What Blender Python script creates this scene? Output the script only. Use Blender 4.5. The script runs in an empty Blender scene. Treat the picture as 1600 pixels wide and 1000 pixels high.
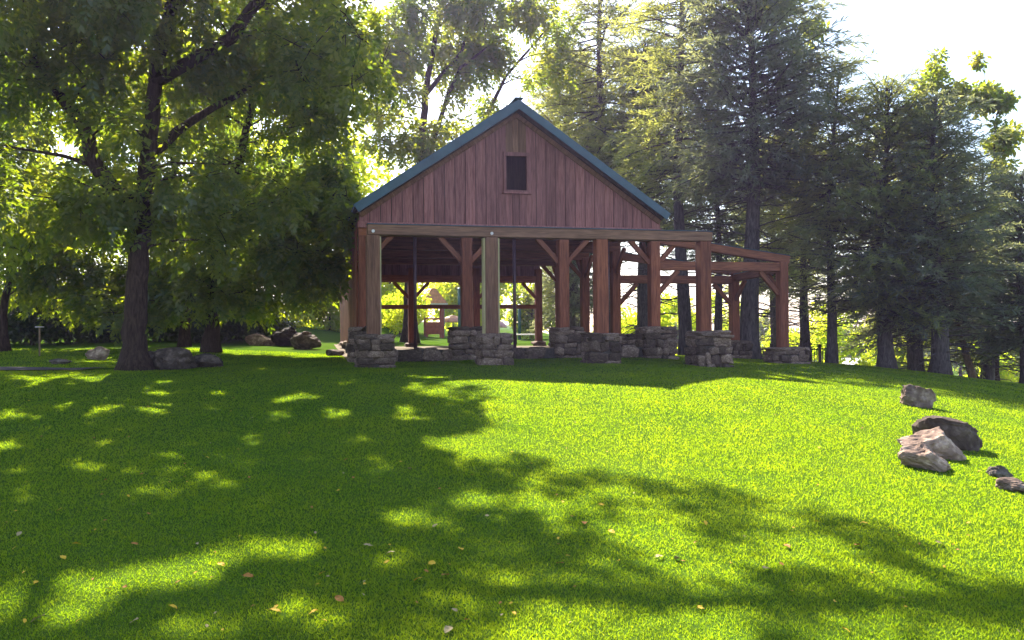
import bpy, math, random
import numpy as np
from mathutils import Vector, Matrix, noise

# ------------------------------------------------------------------ camera, sky, sun
SC = bpy.context.scene
COL = SC.collection
RAD = math.radians
EYE = 1.6
F = 1280.0                                   # focal length in photo pixels (1600 wide)
cam_d = bpy.data.cameras.new('camera')
cam_d.sensor_width = 36.0; cam_d.lens = 28.8
cam_d.clip_start = 0.05; cam_d.clip_end = 2000
cam = bpy.data.objects.new('camera', cam_d); COL.objects.link(cam)
CAM_M = Matrix.Translation((0, 0, EYE)) @ Matrix.Rotation(RAD(90.22), 4, 'X') @ Matrix.Rotation(RAD(-0.4), 4, 'Z')
cam.matrix_world = CAM_M
SC.camera = cam

FLARE_HAZE = 0.0005
SUN_EL = 39.0
SUN_AZ = 16.0                                # degrees to the left of straight ahead
sx, sy, sz = (-math.sin(RAD(SUN_AZ)) * math.cos(RAD(SUN_EL)), math.cos(RAD(SUN_AZ)) * math.cos(RAD(SUN_EL)), math.sin(RAD(SUN_EL)))
SUN_DIR = Vector((sx, sy, sz))
world = bpy.data.worlds.new('World'); SC.world = world; world.use_nodes = True
wn = world.node_tree.nodes; wl = world.node_tree.links
bg = wn['Background']
sky = wn.new('ShaderNodeTexSky'); sky.sky_type = 'NISHITA'; sky.sun_disc = False
sky.sun_elevation = RAD(SUN_EL); sky.sun_rotation = RAD(-SUN_AZ)
sky.air_density = 1.0; sky.dust_density = 1.0; sky.ozone_density = 1.0
wl.new(sky.outputs[0], bg.inputs[0]); bg.inputs[1].default_value = 0.085
sun_d = bpy.data.lights.new('sun', 'SUN'); sun_d.energy = 5.0; sun_d.angle = RAD(0.55); sun_d.color = (1.0, 0.93, 0.80)
sun = bpy.data.objects.new('sun', sun_d); COL.objects.link(sun)
sun.rotation_euler = SUN_DIR.to_track_quat('Z', 'Y').to_euler()
sun.location = (0, 0, 40)
SC.view_settings.view_transform = 'Standard'; SC.view_settings.look = 'None'
SC.view_settings.gamma = 1.0; SC.view_settings.use_curve_mapping = False
SC.view_settings.exposure = 2.12
SC.cycles.max_bounces = 7; SC.cycles.diffuse_bounces = 4; SC.cycles.glossy_bounces = 2
SC.cycles.transmission_bounces = 5; SC.cycles.transparent_max_bounces = 4
SC.cycles.caustics_reflective = False; SC.cycles.caustics_refractive = False
SC.cycles.sample_clamp_indirect = 6.0

rng = np.random.default_rng(7)
random.seed(7)

# ------------------------------------------------------------------ placing helpers
def ray(px, py):
    return (CAM_M.to_3x3() @ Vector(((px - 800) / F, -(py - 500) / F, -1))).normalized()
def at(px, py, Y):
    d = ray(px, py); return Vector((0, 0, EYE)) + d * (Y / d.y)
def sm(t):
    t = np.clip(t, 0, 1); return t * t * (3 - 2 * t)
def ground(x, y):
    x = np.asarray(x, float); y = np.asarray(y, float)
    A = 0.65 * sm((y - 2.0) / 15.0)
    xr = np.maximum(x - 2.0, 0); xr = np.where(xr < 2, xr * xr / 4, xr - 1)
    R = np.minimum(xr, 25) * (0.105 - 0.055 * sm((y - 11) / 12))
    R = R + 0.0065 * np.clip(x - 7.5, 0, 14) ** 2
    L = sm((-x - 4) / 8) * 0.03 * np.clip(y - 18, 0, 40)
    V = sm((x - 3) / 6) * np.clip(0.17 * (y - 26.5), 0, 4.5)
    B = 0.02 * np.sin(x * 0.9 + 1) * np.sin(y * 0.7) + 0.012 * np.sin(x * 2.3) * np.cos(y * 1.9 + .5)
    return A - R + L - V + B
def gz(x, y): return float(ground(x, y))
def hit(px, py):
    d = ray(px, py); o = Vector((0, 0, EYE)); t = 2.0
    for _ in range(6000):
        p = o + d * t
        if p.z < gz(p.x, p.y): return p
        t += 0.02
    return p

# ------------------------------------------------------------------ object helpers
def tag(o, label=None, cat=None, group=None, kind=None):
    if label: o['label'] = label
    if cat: o['category'] = cat
    if group: o['group'] = group
    if kind: o['kind'] = kind
    return o
def empty(name, loc, rz=0):
    o = bpy.data.objects.new(name, None); COL.objects.link(o); o.location = loc; o.rotation_euler = (0, 0, rz)
    o.empty_display_size = 0.2
    return o
def link(name, me, mat=None, parent=None, loc=None, rot=None, scale=None):
    o = bpy.data.objects.new(name, me); COL.objects.link(o)
    if mat is not None and len(me.materials) == 0: me.materials.append(mat)
    if parent is not None: o.parent = parent
    if loc is not None: o.location = loc
    if rot is not None: o.rotation_euler = rot
    if scale is not None: o.scale = scale
    return o
def mesh_np(name, V, FQ, smooth=False, attr=None):
    """V (n,3) array, FQ (m,k) array of equal-sized faces"""
    me = bpy.data.meshes.new(name)
    V = np.ascontiguousarray(V, np.float32); FQ = np.ascontiguousarray(FQ, np.int32)
    m, k = FQ.shape
    me.vertices.add(len(V)); me.vertices.foreach_set('co', V.ravel())
    me.loops.add(m * k); me.loops.foreach_set('vertex_index', FQ.ravel())
    me.polygons.add(m); me.polygons.foreach_set('loop_start', np.arange(0, m * k, k, dtype=np.int32))
    me.update(calc_edges=True)
    if smooth: me.polygons.foreach_set('use_smooth', np.ones(m, bool))
    if attr is not None:
        a = me.attributes.new('tint', 'FLOAT', 'POINT'); a.data.foreach_set('value', np.ascontiguousarray(attr, np.float32))
    return me

class MB:
    def __init__(s): s.v = []; s.f = []
    def add(s, vs, fs):
        n = len(s.v); s.v += [tuple(map(float, q)) for q in vs]; s.f += [tuple(i + n for i in q) for q in fs]; return s
    def box(s, x0, x1, y0, y1, z0, z1, bev=0.0):
        if bev <= 0:
            return s.add([(x0,y0,z0),(x1,y0,z0),(x1,y1,z0),(x0,y1,z0),(x0,y0,z1),(x1,y0,z1),(x1,y1,z1),(x0,y1,z1)],
                         [(3,2,1,0),(4,5,6,7),(0,1,5,4),(1,2,6,5),(2,3,7,6),(3,0,4,7)])
        b = bev; n = len(s.v)
        # chamfer all twelve edges
        vs = []; idx = {}
        for ix, X in ((0, x0), (1, x1)):
            for iy, Y in ((0, y0), (1, y1)):
                for iz, Z in ((0, z0), (1, z1)):
                    qx = X + (b if ix == 0 else -b); qy = Y + (b if iy == 0 else -b); qz = Z + (b if iz == 0 else -b)
                    idx[ix,iy,iz] = len(vs); vs += [(X,qy,qz),(qx,Y,qz),(qx,qy,Z)]
        I = lambda a,bb,c,k: idx[a,bb,c] + k
        fs = [(I(0,0,0,0),I(0,0,1,0),I(0,1,1,0),I(0,1,0,0)), (I(1,0,0,0),I(1,1,0,0),I(1,1,1,0),I(1,0,1,0)),
              (I(0,0,0,1),I(1,0,0,1),I(1,0,1,1),I(0,0,1,1)), (I(0,1,0,1),I(0,1,1,1),I(1,1,1,1),I(1,1,0,1)),
              (I(0,0,0,2),I(0,1,0,2),I(1,1,0,2),I(1,0,0,2)), (I(0,0,1,2),I(1,0,1,2),I(1,1,1,2),I(0,1,1,2))]
        for a in (0,1):
            for c in (0,1):
                fs.append((I(a,0,c,0),I(a,1,c,0),I(a,1,c,2),I(a,0,c,2)))
                fs.append((I(0,a,c,1),I(1,a,c,1),I(1,a,c,2),I(0,a,c,2)))
                fs.append((I(a,c,0,0),I(a,c,1,0),I(a,c,1,1),I(a,c,0,1)))
        for a in (0,1):
            for bb in (0,1):
                for c in (0,1): fs.append((I(a,bb,c,0),I(a,bb,c,1),I(a,bb,c,2)))
        return s.add(vs, fs)
    def bar(s, p, q, w, h, up=(0,0,1)):
        p = Vector(p); q = Vector(q); d = (q - p).normalized(); r = d.cross(Vector(up))
        if r.length < 1e-4: r = Vector((1,0,0))
        r.normalize(); u = r.cross(d)
        vs = []
        for c in (p, q):
            for a, b in ((-1,-1),(1,-1),(1,1),(-1,1)): vs.append(c + r * (a*w/2) + u * (b*h/2))
        return s.add(vs, [(3,2,1,0),(4,5,6,7),(0,1,5,4),(1,2,6,5),(2,3,7,6),(3,0,4,7)])
    def tube(s, pts, rad, n=8, cap=True):
        pts = [Vector(p) for p in pts]; vs = []; fs = []; ref = Vector((0.31, 0.95, 0.05))
        for i, p in enumerate(pts):
            d = (pts[min(i+1, len(pts)-1)] - pts[max(i-1, 0)]).normalized()
            a = d.cross(ref)
            if a.length < 1e-3: a = d.cross(Vector((1,0,0)))
            a.normalize(); b = d.cross(a)
            r = rad[i] if hasattr(rad, '__len__') else rad
            for k in range(n):
                t = 2*math.pi*k/n; vs.append(p + a*(math.cos(t)*r) + b*(math.sin(t)*r))
        for i in range(len(pts)-1):
            for k in range(n): fs.append((i*n+k, i*n+(k+1)%n, (i+1)*n+(k+1)%n, (i+1)*n+k))
        if cap: fs.append(tuple(range(n-1,-1,-1))); fs.append(tuple((len(pts)-1)*n+k for k in range(n)))
        return s.add(vs, fs)
    def mesh(s, name, smooth=False):
        me = bpy.data.meshes.new(name); me.from_pydata(s.v, [], s.f); me.validate(); me.update()
        import bmesh
        bm = bmesh.new(); bm.from_mesh(me); bmesh.ops.recalc_face_normals(bm, faces=bm.faces); bm.to_mesh(me); bm.free()
        if smooth: me.polygons.foreach_set('use_smooth', np.ones(len(me.polygons), bool))
        return me
    def build(s, name, mat, parent=None, loc=None, rot=None, smooth=False):
        return link(name, s.mesh(name, smooth), mat, parent, loc, rot)

# ------------------------------------------------------------------ materials
def new_mat(name):
    m = bpy.data.materials.new(name); m.use_nodes = True
    nt = m.node_tree; nt.nodes.clear(); out = nt.nodes.new('ShaderNodeOutputMaterial')
    return m, nt, out
def N(nt, t, **kw):
    n = nt.nodes.new(t)
    for k, v in kw.items(): setattr(n, k, v)
    return n
def ramp(nt, src, stops):
    r = N(nt, 'ShaderNodeValToRGB'); e = r.color_ramp.elements
    while len(e) < len(stops): e.new(0.5)
    for i, (p, c) in enumerate(stops): e[i].position = p; e[i].color = (*c, 1)
    nt.links.new(src, r.inputs[0]); return r.outputs[0]
def noise_node(nt, scale, detail=4, vec=None, rough=0.55, dist=0.0):
    n = N(nt, 'ShaderNodeTexNoise'); n.inputs['Scale'].default_value = scale; n.inputs['Detail'].default_value = detail
    n.inputs['Roughness'].default_value = rough; n.inputs['Distortion'].default_value = dist
    if vec is not None: nt.links.new(vec, n.inputs['Vector'])
    return n
def mapping(nt, scale, coord='Object'):
    tc = N(nt, 'ShaderNodeTexCoord'); mp = N(nt, 'ShaderNodeMapping'); mp.inputs['Scale'].default_value = scale
    nt.links.new(tc.outputs[coord], mp.inputs[0]); return mp.outputs[0]
def mixc(nt, fac, a, b, mode='MIX'):
    m = N(nt, 'ShaderNodeMix', data_type='RGBA', blend_type=mode)
    for sock, v in ((m.inputs[0], fac), (m.inputs[6], a), (m.inputs[7], b)):
        if hasattr(v, 'links'): nt.links.new(v, sock)
        elif isinstance(v, tuple): sock.default_value = (*v, 1)
        else: sock.default_value = v
    return m.outputs[2]
def bsdf(nt, out, color, rough=0.8, bump=None, bstr=0.4, bdist=0.02, spec=0.3, metal=0.0):
    b = N(nt, 'ShaderNodeBsdfPrincipled')
    if hasattr(color, 'links'): nt.links.new(color, b.inputs['Base Color'])
    else: b.inputs['Base Color'].default_value = (*color, 1)
    if hasattr(rough, 'links'): nt.links.new(rough, b.inputs['Roughness'])
    else: b.inputs['Roughness'].default_value = rough
    b.inputs['Specular IOR Level'].default_value = spec; b.inputs['Metallic'].default_value = metal
    if bump is not None:
        bp = N(nt, 'ShaderNodeBump'); bp.inputs['Strength'].default_value = bstr; bp.inputs['Distance'].default_value = bdist
        nt.links.new(bump, bp.inputs['Height']); nt.links.new(bp.outputs[0], b.inputs['Normal'])
    nt.links.new(b.outputs[0], out.inputs[0]); return b

def wood_mat(name, dark, light, grain=(14, 14, 1.2), rnd=0.5, rough=0.75):
    m, nt, out = new_mat(name)
    oi = N(nt, 'ShaderNodeObjectInfo')
    tc = N(nt, 'ShaderNodeTexCoord'); ad = N(nt, 'ShaderNodeVectorMath', operation='ADD')
    sc = N(nt, 'ShaderNodeVectorMath', operation='SCALE'); sc.inputs['Scale'].default_value = 37.0
    cv = N(nt, 'ShaderNodeCombineXYZ'); nt.links.new(oi.outputs['Random'], cv.inputs[0]); nt.links.new(oi.outputs['Random'], cv.inputs[2])
    nt.links.new(cv.outputs[0], sc.inputs[0]); nt.links.new(tc.outputs['Object'], ad.inputs[0]); nt.links.new(sc.outputs[0], ad.inputs[1])
    mp = N(nt, 'ShaderNodeMapping'); mp.inputs['Scale'].default_value = grain; nt.links.new(ad.outputs[0], mp.inputs[0])
    n1 = noise_node(nt, 2.5, 6, mp.outputs[0], 0.6, 0.4)
    n2 = noise_node(nt, 1.3, 3, ad.outputs[0])
    c = ramp(nt, n1.outputs[0], [(0.3, dark), (0.72, light)])
    hs = N(nt, 'ShaderNodeHueSaturation')
    mr = N(nt, 'ShaderNodeMapRange'); mr.inputs['To Min'].default_value = 1 - rnd; mr.inputs['To Max'].default_value = 1 + rnd
    nt.links.new(oi.outputs['Random'], mr.inputs[0]); nt.links.new(mr.outputs[0], hs.inputs['Value']); nt.links.new(c, hs.inputs['Color'])
    mp2 = N(nt, 'ShaderNodeMapping'); mp2.inputs['Scale'].default_value = tuple(max(g_*.45, .35) for g_ in grain); nt.links.new(ad.outputs[0], mp2.inputs[0]); nt.links.new(mp2.outputs[0], n2.inputs['Vector'])
    w = ramp(nt, n2.outputs[0], [(0.32, (0.70, 0.68, 0.70)), (0.52, (0.96, 0.96, 0.97)), (0.72, (1.14, 1.10, 1.08))])
    c2 = mixc(nt, 1.0, hs.outputs[0], w, 'MULTIPLY')
    bsdf(nt, out, c2, rough, n1.outputs[0], 0.5, 0.01)
    return m
M = {}
M['board'] = wood_mat('board_wood', (0.175, 0.062, 0.056), (0.38, 0.160, 0.142), (16, 16, 1.1), 0.24)
M['board_brown'] = wood_mat('board_wood_brown', (0.14, 0.062, 0.032), (0.29, 0.15, 0.085), (16, 16, 1.1), 0.22)
M['timber'] = wood_mat('timber', (0.14, 0.038, 0.020), (0.37, 0.120, 0.058), (12, 12, 1.0), 0.22)
M['timber_h'] = wood_mat('timber_beam', (0.14, 0.042, 0.024), (0.36, 0.125, 0.06), (1.0, 12, 12), 0.22)
M['grey_timber'] = wood_mat('weathered_timber', (0.105, 0.046, 0.028), (0.28, 0.135, 0.080), (13, 13, 0.9), 0.18)
M['grey_timber_h'] = wood_mat('weathered_beam', (0.115, 0.054, 0.034), (0.30, 0.155, 0.094), (0.9, 13, 13), 0.18)
M['lit_edge'] = wood_mat('lit_edge_wood', (0.42, 0.34, 0.16), (0.66, 0.55, 0.30), (13, 13, 1.0), 0.1)  # sunlight on the post edges, put into a paler wood colour
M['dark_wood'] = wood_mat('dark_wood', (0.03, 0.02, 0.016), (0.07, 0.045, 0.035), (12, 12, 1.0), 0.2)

def simple(name, c, rough=0.6, spec=0.3, metal=0.0, var=0.25, scale=6.0):
    m, nt, out = new_mat(name)
    n = noise_node(nt, scale, 5, mapping(nt, (1, 1, 1)))
    col = ramp(nt, n.outputs[0], [(0.3, tuple(v * (1 - var) for v in c)), (0.7, tuple(min(1, v * (1 + var)) for v in c))])
    bsdf(nt, out, col, rough, n.outputs[0], 0.15, 0.01, spec, metal); return m
M['metal_blue'] = simple('teal_metal', (0.036, 0.086, 0.122), 0.45, 0.4, 0.0, 0.2, 3.0)
M['steel'] = simple('dark_steel', (0.075, 0.035, 0.042), 0.35, 0.5, 0.3, 0.2)
M['mortar'] = simple('mortar', (0.085, 0.07, 0.062), 0.95, 0.1, 0, 0.4, 14)
M['dirt'] = simple('packed_dirt', (0.14, 0.105, 0.07), 0.95, 0.1, 0, 0.4, 4)
M['iron'] = simple('rusty_iron', (0.06, 0.04, 0.035), 0.6, 0.3, 0.1, 0.3)
M['play_roof'] = simple('play_roof', (0.62, 0.27, 0.15), 0.6)
M['play_red'] = simple('play_red', (0.36, 0.09, 0.06), 0.6)
M['play_teal'] = simple('play_teal', (0.03, 0.13, 0.13), 0.5)
M['play_slide'] = simple('play_slide', (0.55, 0.38, 0.34), 0.5)
M['play_pink'] = simple('play_pink', (0.68, 0.34, 0.32), 0.5)
M['white'] = simple('pale_paint', (0.72, 0.66, 0.66), 0.6, 0.3, 0, 0.12)
M['gravel'] = simple('gravel', (0.06, 0.05, 0.052), 0.95, 0.1, 0, 0.45, 40)

def stone_mat(name, cols, scale=5.0):
    m, nt, out = new_mat(name)
    oi = N(nt, 'ShaderNodeObjectInfo')
    vec = mapping(nt, (1, 1, 1))
    n = noise_node(nt, scale, 8, vec, 0.65, 0.3); n2 = noise_node(nt, scale * 0.35, 3, vec)
    a = ramp(nt, n.outputs[0], [(0.28, tuple(v * 0.45 for v in cols[0])), (0.5, cols[0]), (0.72, cols[1])])
    b = ramp(nt, n2.outputs[0], [(0.42, (0.75, 0.7, 0.68)), (0.62, (1.15, 1.12, 1.08))])
    c = mixc(nt, 1.0, a, b, 'MULTIPLY')
    hs = N(nt, 'ShaderNodeHueSaturation'); mr = N(nt, 'ShaderNodeMapRange'); mr.inputs['To Min'].default_value = 0.35; mr.inputs['To Max'].default_value = 1.55
    nt.links.new(oi.outputs['Random'], mr.inputs[0]); nt.links.new(mr.outputs[0], hs.inputs['Value']); nt.links.new(c, hs.inputs['Color'])
    bsdf(nt, out, hs.outputs[0], 0.9, n.outputs[0], 0.7, 0.03, 0.2); return m
M['stone'] = stone_mat('pier_stone', [(0.17, 0.115, 0.088), (0.41, 0.31, 0.245)], 9)
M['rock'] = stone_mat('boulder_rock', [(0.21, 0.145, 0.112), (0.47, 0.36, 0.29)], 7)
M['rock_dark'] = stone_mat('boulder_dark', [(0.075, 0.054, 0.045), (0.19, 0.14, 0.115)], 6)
M['rock_grey'] = stone_mat('boulder_grey', [(0.13, 0.105, 0.09), (0.30, 0.25, 0.22)], 5)

def bark_mat(name, dark, light):
    m, nt, out = new_mat(name)
    vec = mapping(nt, (9, 9, 1.6))
    n = noise_node(nt, 2.2, 7, vec, 0.65, 0.6)
    c = ramp(nt, n.outputs[0], [(0.34, dark), (0.66, light)])
    bsdf(nt, out, c, 0.95, n.outputs[0], 0.9, 0.05, 0.1); return m
M['bark'] = bark_mat('bark_brown', (0.026, 0.015, 0.012), (0.085, 0.055, 0.042))
M['bark_grey'] = bark_mat('bark_grey', (0.05, 0.04, 0.04), (0.17, 0.14, 0.135))
M['bark_pale'] = bark_mat('bark_pale', (0.16, 0.10, 0.06), (0.36, 0.25, 0.16))

def leaf_mat(name, d1, d2, t1, t2, trans=0.5, gloss=0.04):
    """leaf colour varies leaf by leaf ('tint') and slowly through the crown"""
    m, nt, out = new_mat(name)
    at_ = N(nt, 'ShaderNodeAttribute'); at_.attribute_name = 'tint'
    d = mixc(nt, at_.outputs['Fac'], d1, d2); t = mixc(nt, at_.outputs['Fac'], t1, t2)
    df = N(nt, 'ShaderNodeBsdfDiffuse'); tr = N(nt, 'ShaderNodeBsdfTranslucent'); mx = N(nt, 'ShaderNodeMixShader')
    nt.links.new(d, df.inputs[0]); nt.links.new(t, tr.inputs[0]); mx.inputs[0].default_value = trans
    nt.links.new(df.outputs[0], mx.inputs[1]); nt.links.new(tr.outputs[0], mx.inputs[2])
    if gloss > 0:
        gl = N(nt, 'ShaderNodeBsdfGlossy'); gl.inputs['Roughness'].default_value = 0.45; gl.inputs[0].default_value = (0.8, 0.85, 0.9, 1)
        m2 = N(nt, 'ShaderNodeMixShader'); m2.inputs[0].default_value = gloss
        nt.links.new(mx.outputs[0], m2.inputs[1]); nt.links.new(gl.outputs[0], m2.inputs[2]); nt.links.new(m2.outputs[0], out.inputs[0])
    else: nt.links.new(mx.outputs[0], out.inputs[0])
    return m
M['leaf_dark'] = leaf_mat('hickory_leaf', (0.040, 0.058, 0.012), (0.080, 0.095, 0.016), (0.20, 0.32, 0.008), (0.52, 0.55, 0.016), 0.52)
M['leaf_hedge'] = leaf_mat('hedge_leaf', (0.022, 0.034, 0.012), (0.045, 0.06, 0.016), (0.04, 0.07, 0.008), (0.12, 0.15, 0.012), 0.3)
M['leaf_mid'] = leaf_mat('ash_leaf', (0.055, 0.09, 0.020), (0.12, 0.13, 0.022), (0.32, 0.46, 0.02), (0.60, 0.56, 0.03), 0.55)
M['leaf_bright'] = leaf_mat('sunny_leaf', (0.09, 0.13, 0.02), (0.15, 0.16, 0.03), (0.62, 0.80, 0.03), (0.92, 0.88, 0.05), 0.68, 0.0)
M['needle'] = leaf_mat('pine_needle', (0.088, 0.108, 0.075), (0.14, 0.15, 0.09), (0.36, 0.42, 0.07), (0.72, 0.68, 0.12), 0.5, 0.05)
M['needle_blue'] = leaf_mat('spruce_needle', (0.080, 0.092, 0.088), (0.12, 0.13, 0.105), (0.24, 0.29, 0.12), (0.52, 0.52, 0.16), 0.45, 0.05)
M['grass'] = leaf_mat('grass_blade', (0.022, 0.058, 0.024), (0.070, 0.108, 0.030), (0.28, 0.50, 0.005), (0.64, 0.72, 0.012), 0.52, 0.0)
M['fallen_yellow'] = simple('fallen_yellow', (0.66, 0.40, 0.03), 0.7, 0.2, 0, 0.3, 30)
M['fallen_brown'] = simple('fallen_brown', (0.40, 0.17, 0.04), 0.8, 0.2, 0, 0.3, 30)
M['fallen_pale'] = simple('fallen_pale', (0.38, 0.28, 0.13), 0.7, 0.2, 0, 0.25, 30)

m, nt, out = new_mat('lawn_soil')
v = mapping(nt, (1, 1, 1))
n1 = noise_node(nt, 0.7, 4, v); n2 = noise_node(nt, 38, 5, v, 0.7); n3 = noise_node(nt, 5, 4, v)
c = ramp(nt, n2.outputs[0], [(0.3, (0.026, 0.058, 0.012)), (0.7, (0.088, 0.145, 0.018))])
w = ramp(nt, n1.outputs[0], [(0.35, (0.9, 0.95, 0.9)), (0.7, (1.15, 1.05, 1.0))])
w2 = ramp(nt, n3.outputs[0], [(0.35, (0.85, 0.9, 0.85)), (0.65, (1.1, 1.08, 1.0))])
c = mixc(nt, 1.0, mixc(nt, 1.0, c, w, 'MULTIPLY'), w2, 'MULTIPLY')
bsdf(nt, out, c, 1.0, n2.outputs[0], 0.25, 0.02, 0.0)
M['lawn'] = m

# ------------------------------------------------------------------ the ground
def build_ground():
    ax = np.linspace(-1, 1, 221); gx = np.sinh(ax * 4.2) / math.sinh(4.2) * 320
    ay = np.linspace(0, 1, 240); gy = -12 + np.sinh(ay * 3.8) / math.sinh(3.8) * 460
    X, Y = np.meshgrid(gx, gy); Z = ground(X, Y)
    V = np.stack([X, Y, Z], -1).reshape(-1, 3); nx = len(gx); ny = len(gy)
    i = np.arange((nx - 1) * (ny - 1)); r, c_ = i // (nx - 1), i % (nx - 1); a = r * nx + c_
    me = mesh_np('ground', V, np.stack([a, a + 1, a + nx + 1, a + nx], -1), True)
    o = link('ground', me, M['lawn']); tag(o, 'mown green lawn rising to a low crest', kind='structure')
build_ground()

def strip(name, pts, wid, mat, lift=0.008):
    V = []; Fc = []
    for i, (x, y) in enumerate(pts):
        a = Vector(pts[max(i-1,0)]); b = Vector(pts[min(i+1,len(pts)-1)]); d = (b-a).normalized(); nrm = Vector((-d.y, d.x))
        ww = wid * (1 + .12 * math.sin(i * 1.7))
        for k in range(5):
            s = (k/4 - .5) * ww; px = x + nrm.x*s; py = y + nrm.y*s; V.append((px, py, gz(px, py) + lift))
    for i in range(len(pts)-1):
        for k in range(4): a = i*5+k; Fc.append((a, a+1, a+6, a+5))
    o = link(name, mesh_np(name, np.array(V), np.array(Fc), True), mat); tag(o, kind='structure'); return o
strip('gravel_path', [(-24 + i*0.5, 17.9 + .25*math.sin(i*.35)) for i in range(31)], 1.0, M['gravel'], 0.03)

# ------------------------------------------------------------------ the pavilion
YAW = 14.0
S = 2.65
P0 = Vector((-3.05, 18.0, 0.65))
pav = empty('timber_pavilion', P0, RAD(YAW))
tag(pav, 'open timber pavilion with brown boarded gable, teal metal roof and stone piers', 'pavilion')
def pw(u, v, z=0):       # pavilion coordinates -> world
    c, s_ = math.cos(RAD(YAW)), math.sin(RAD(YAW)); return Vector((P0.x + u*c - v*s_, P0.y + u*s_ + v*c, P0.z + z))
ROW = {'A': 0.0, 'B': 2.94, 'C': 5.88, 'D': 8.8, 'E': 11.75, 'F': 14.7}
W3 = 3 * S

def lumpy(seed, sub=2):
    import bmesh
    bm = bmesh.new(); bmesh.ops.create_cube(bm, size=1.0)
    bmesh.ops.bevel(bm, geom=bm.edges[:], offset=0.19, segments=1, affect='EDGES')
    rs = random.Random(seed); sh_ = (rs.uniform(-.2,.2), rs.uniform(-.2,.2))
    for vtx in bm.verts:
        vtx.co += Vector((rs.uniform(-.10,.10), rs.uniform(-.09,.09), rs.uniform(-.10,.10))); vtx.co.x += sh_[0]*vtx.co.z*.6; vtx.co.z += sh_[1]*vtx.co.x
    bmesh.ops.triangulate(bm, faces=bm.faces[:])
    me = bpy.data.meshes.new('stone'); bm.to_mesh(me); bm.free(); me.materials.append(M['stone']); return me
STONES = [lumpy(i) for i in range(10)]

def pier(u, v, w, d, ztop, zbot, seed, sides='flr', ch=0.15):
    rs = random.Random(seed)
    mb = MB().box(-w/2+.06, w/2-.06, -d/2+.06, d/2-.06, zbot-.3, ztop-.05)
    p = mb.build('stone_pier', M['mortar'], pav, (u, v, 0))
    z = zbot - .06
    while z < ztop - 0.09:
        h = min(rs.uniform(ch*.65, ch*1.6), ztop - .07 - z)
        if ztop - .07 - z - h < .06: h = ztop - .07 - z
        def run(length):
            out_ = []; x = 0
            while x < length - 1e-3:
                q = rs.uniform(.14, .5); q = length - x if length - x - q < .13 else min(q, length - x)
                out_.append((x + q/2, q)); x += q
            return out_
        dep = .17
        if 'f' in sides:
            for (c_, q) in run(w):
                link('stone', rs.choice(STONES), None, p, (-w/2 + c_, -d/2 + .07 - rs.uniform(-.02,.06), z + h/2 + rs.uniform(-.02,.02)), (rs.uniform(-.05,.05), rs.uniform(-.06,.06), rs.choice((0, math.pi)) + rs.uniform(-.05,.05)), (q*rs.uniform(.93,1.08), dep, h*rs.uniform(.92,1.2)))
        for sd, key in ((-1, 'l'), (1, 'r')):
            if key in sides:
                for (c_, q) in run(d - .16):
                    link('stone', rs.choice(STONES), None, p, (sd*(w/2 - .07 + rs.uniform(-.015,.03)), -d/2 + .16 + c_, z + h/2), (rs.uniform(-.05,.05), rs.uniform(-.05,.05), rs.uniform(-.05,.05)), (dep, q, h*1.02))
        z += h
    # flat cap stones
    n = 2 if w > .6 else 1
    for k in range(n):
        link('cap_stone', rs.choice(STONES), None, p, (-w/2 + w*(k+.5)/n, rs.uniform(-.02,.02), ztop - .035), (0, rs.uniform(-.03,.03), rs.uniform(-.04,.04)), (w/n*1.08, d*1.06, .13))
    return p

def lg(u, v):            # ground height in pavilion z
    q = pw(u, v); return gz(q.x, q.y) - P0.z
def post(u, v, z0, z1, w, mat, d=None, name='post'):
    d = d or w
    return MB().box(-w/2, w/2, -d/2, d/2, z0, z1, 0.015).build(name, mat, pav, (u, v, 0))
def beam(u0, v0, z0, u1, v1, z1, w, h, mat, name='beam'):
    c = Vector(((u0+u1)/2, (v0+v1)/2, (z0+z1)/2)); a = Vector((u0,v0,z0)) - c; b = Vector((u1,v1,z1)) - c
    L = (b - a).length; rot = (b - a).to_track_quat('X', 'Z').to_euler()
    return MB().box(-L/2, L/2, -w/2, w/2, -h/2, h/2, 0.012).build(name, mat, pav, c, rot)
def flash(u0, v0, z0, u1, v1, z1, w):
    return beam(u0, v0, z0, u1, v1, z1, w, 0.02, M['metal_blue'], 'metal_flashing')

# piers: row A (front), row B, the lean-to corners, the side row
pier(0.03, 0, .80, .66, .70, lg(0,-.3), 1)
pier(S+.07, 0, .72, .66, .70, lg(S,-.3), 2)
pier(2*S, 0, .78, .66, .68, lg(2*S,-.3), 3)
pier(3*S+.12, 0, .90, .70, .70, lg(3*S,-.3), 4)
pier(-.03, ROW['B'], .7, .66, .86, lg(0,ROW['B']), 5)
pier(S+.02, ROW['B'], .92, .7, .84, lg(S,ROW['B']), 6)
pier(2*S+.1, ROW['B'], .78, .7, .80, lg(2*S,ROW['B']), 7)
pier(3*S+.06, ROW['B'], .98, .7, .80, lg(3*S,ROW['B']), 8)
pier(3*S+4.12, ROW['B'], 1.15, .6, .17, lg(3*S+4,ROW['B'])-.05, 9)
pier(3*S+.3, ROW['C'], .62, .6, .56, lg(3*S,ROW['C']), 10, 'fl')
pier(3*S+4.15, ROW['C'], .82, .6, .31, lg(3*S+4,ROW['C']), 11, 'fl')
pier(3*S, ROW['D'], .6, .6, .55, lg(3*S,ROW['D']), 12, 'f', .2)
for k in range(4): pier(k*S, ROW['F'], .5, .5, .16, 0, 20+k, 'f', .2)
pier(0, ROW['C'], .55, .55, .4, 0, 25, 'fr', .2); pier(0, ROW['D'], .55, .55, .4, 0, 26, 'r', .25)
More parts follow.
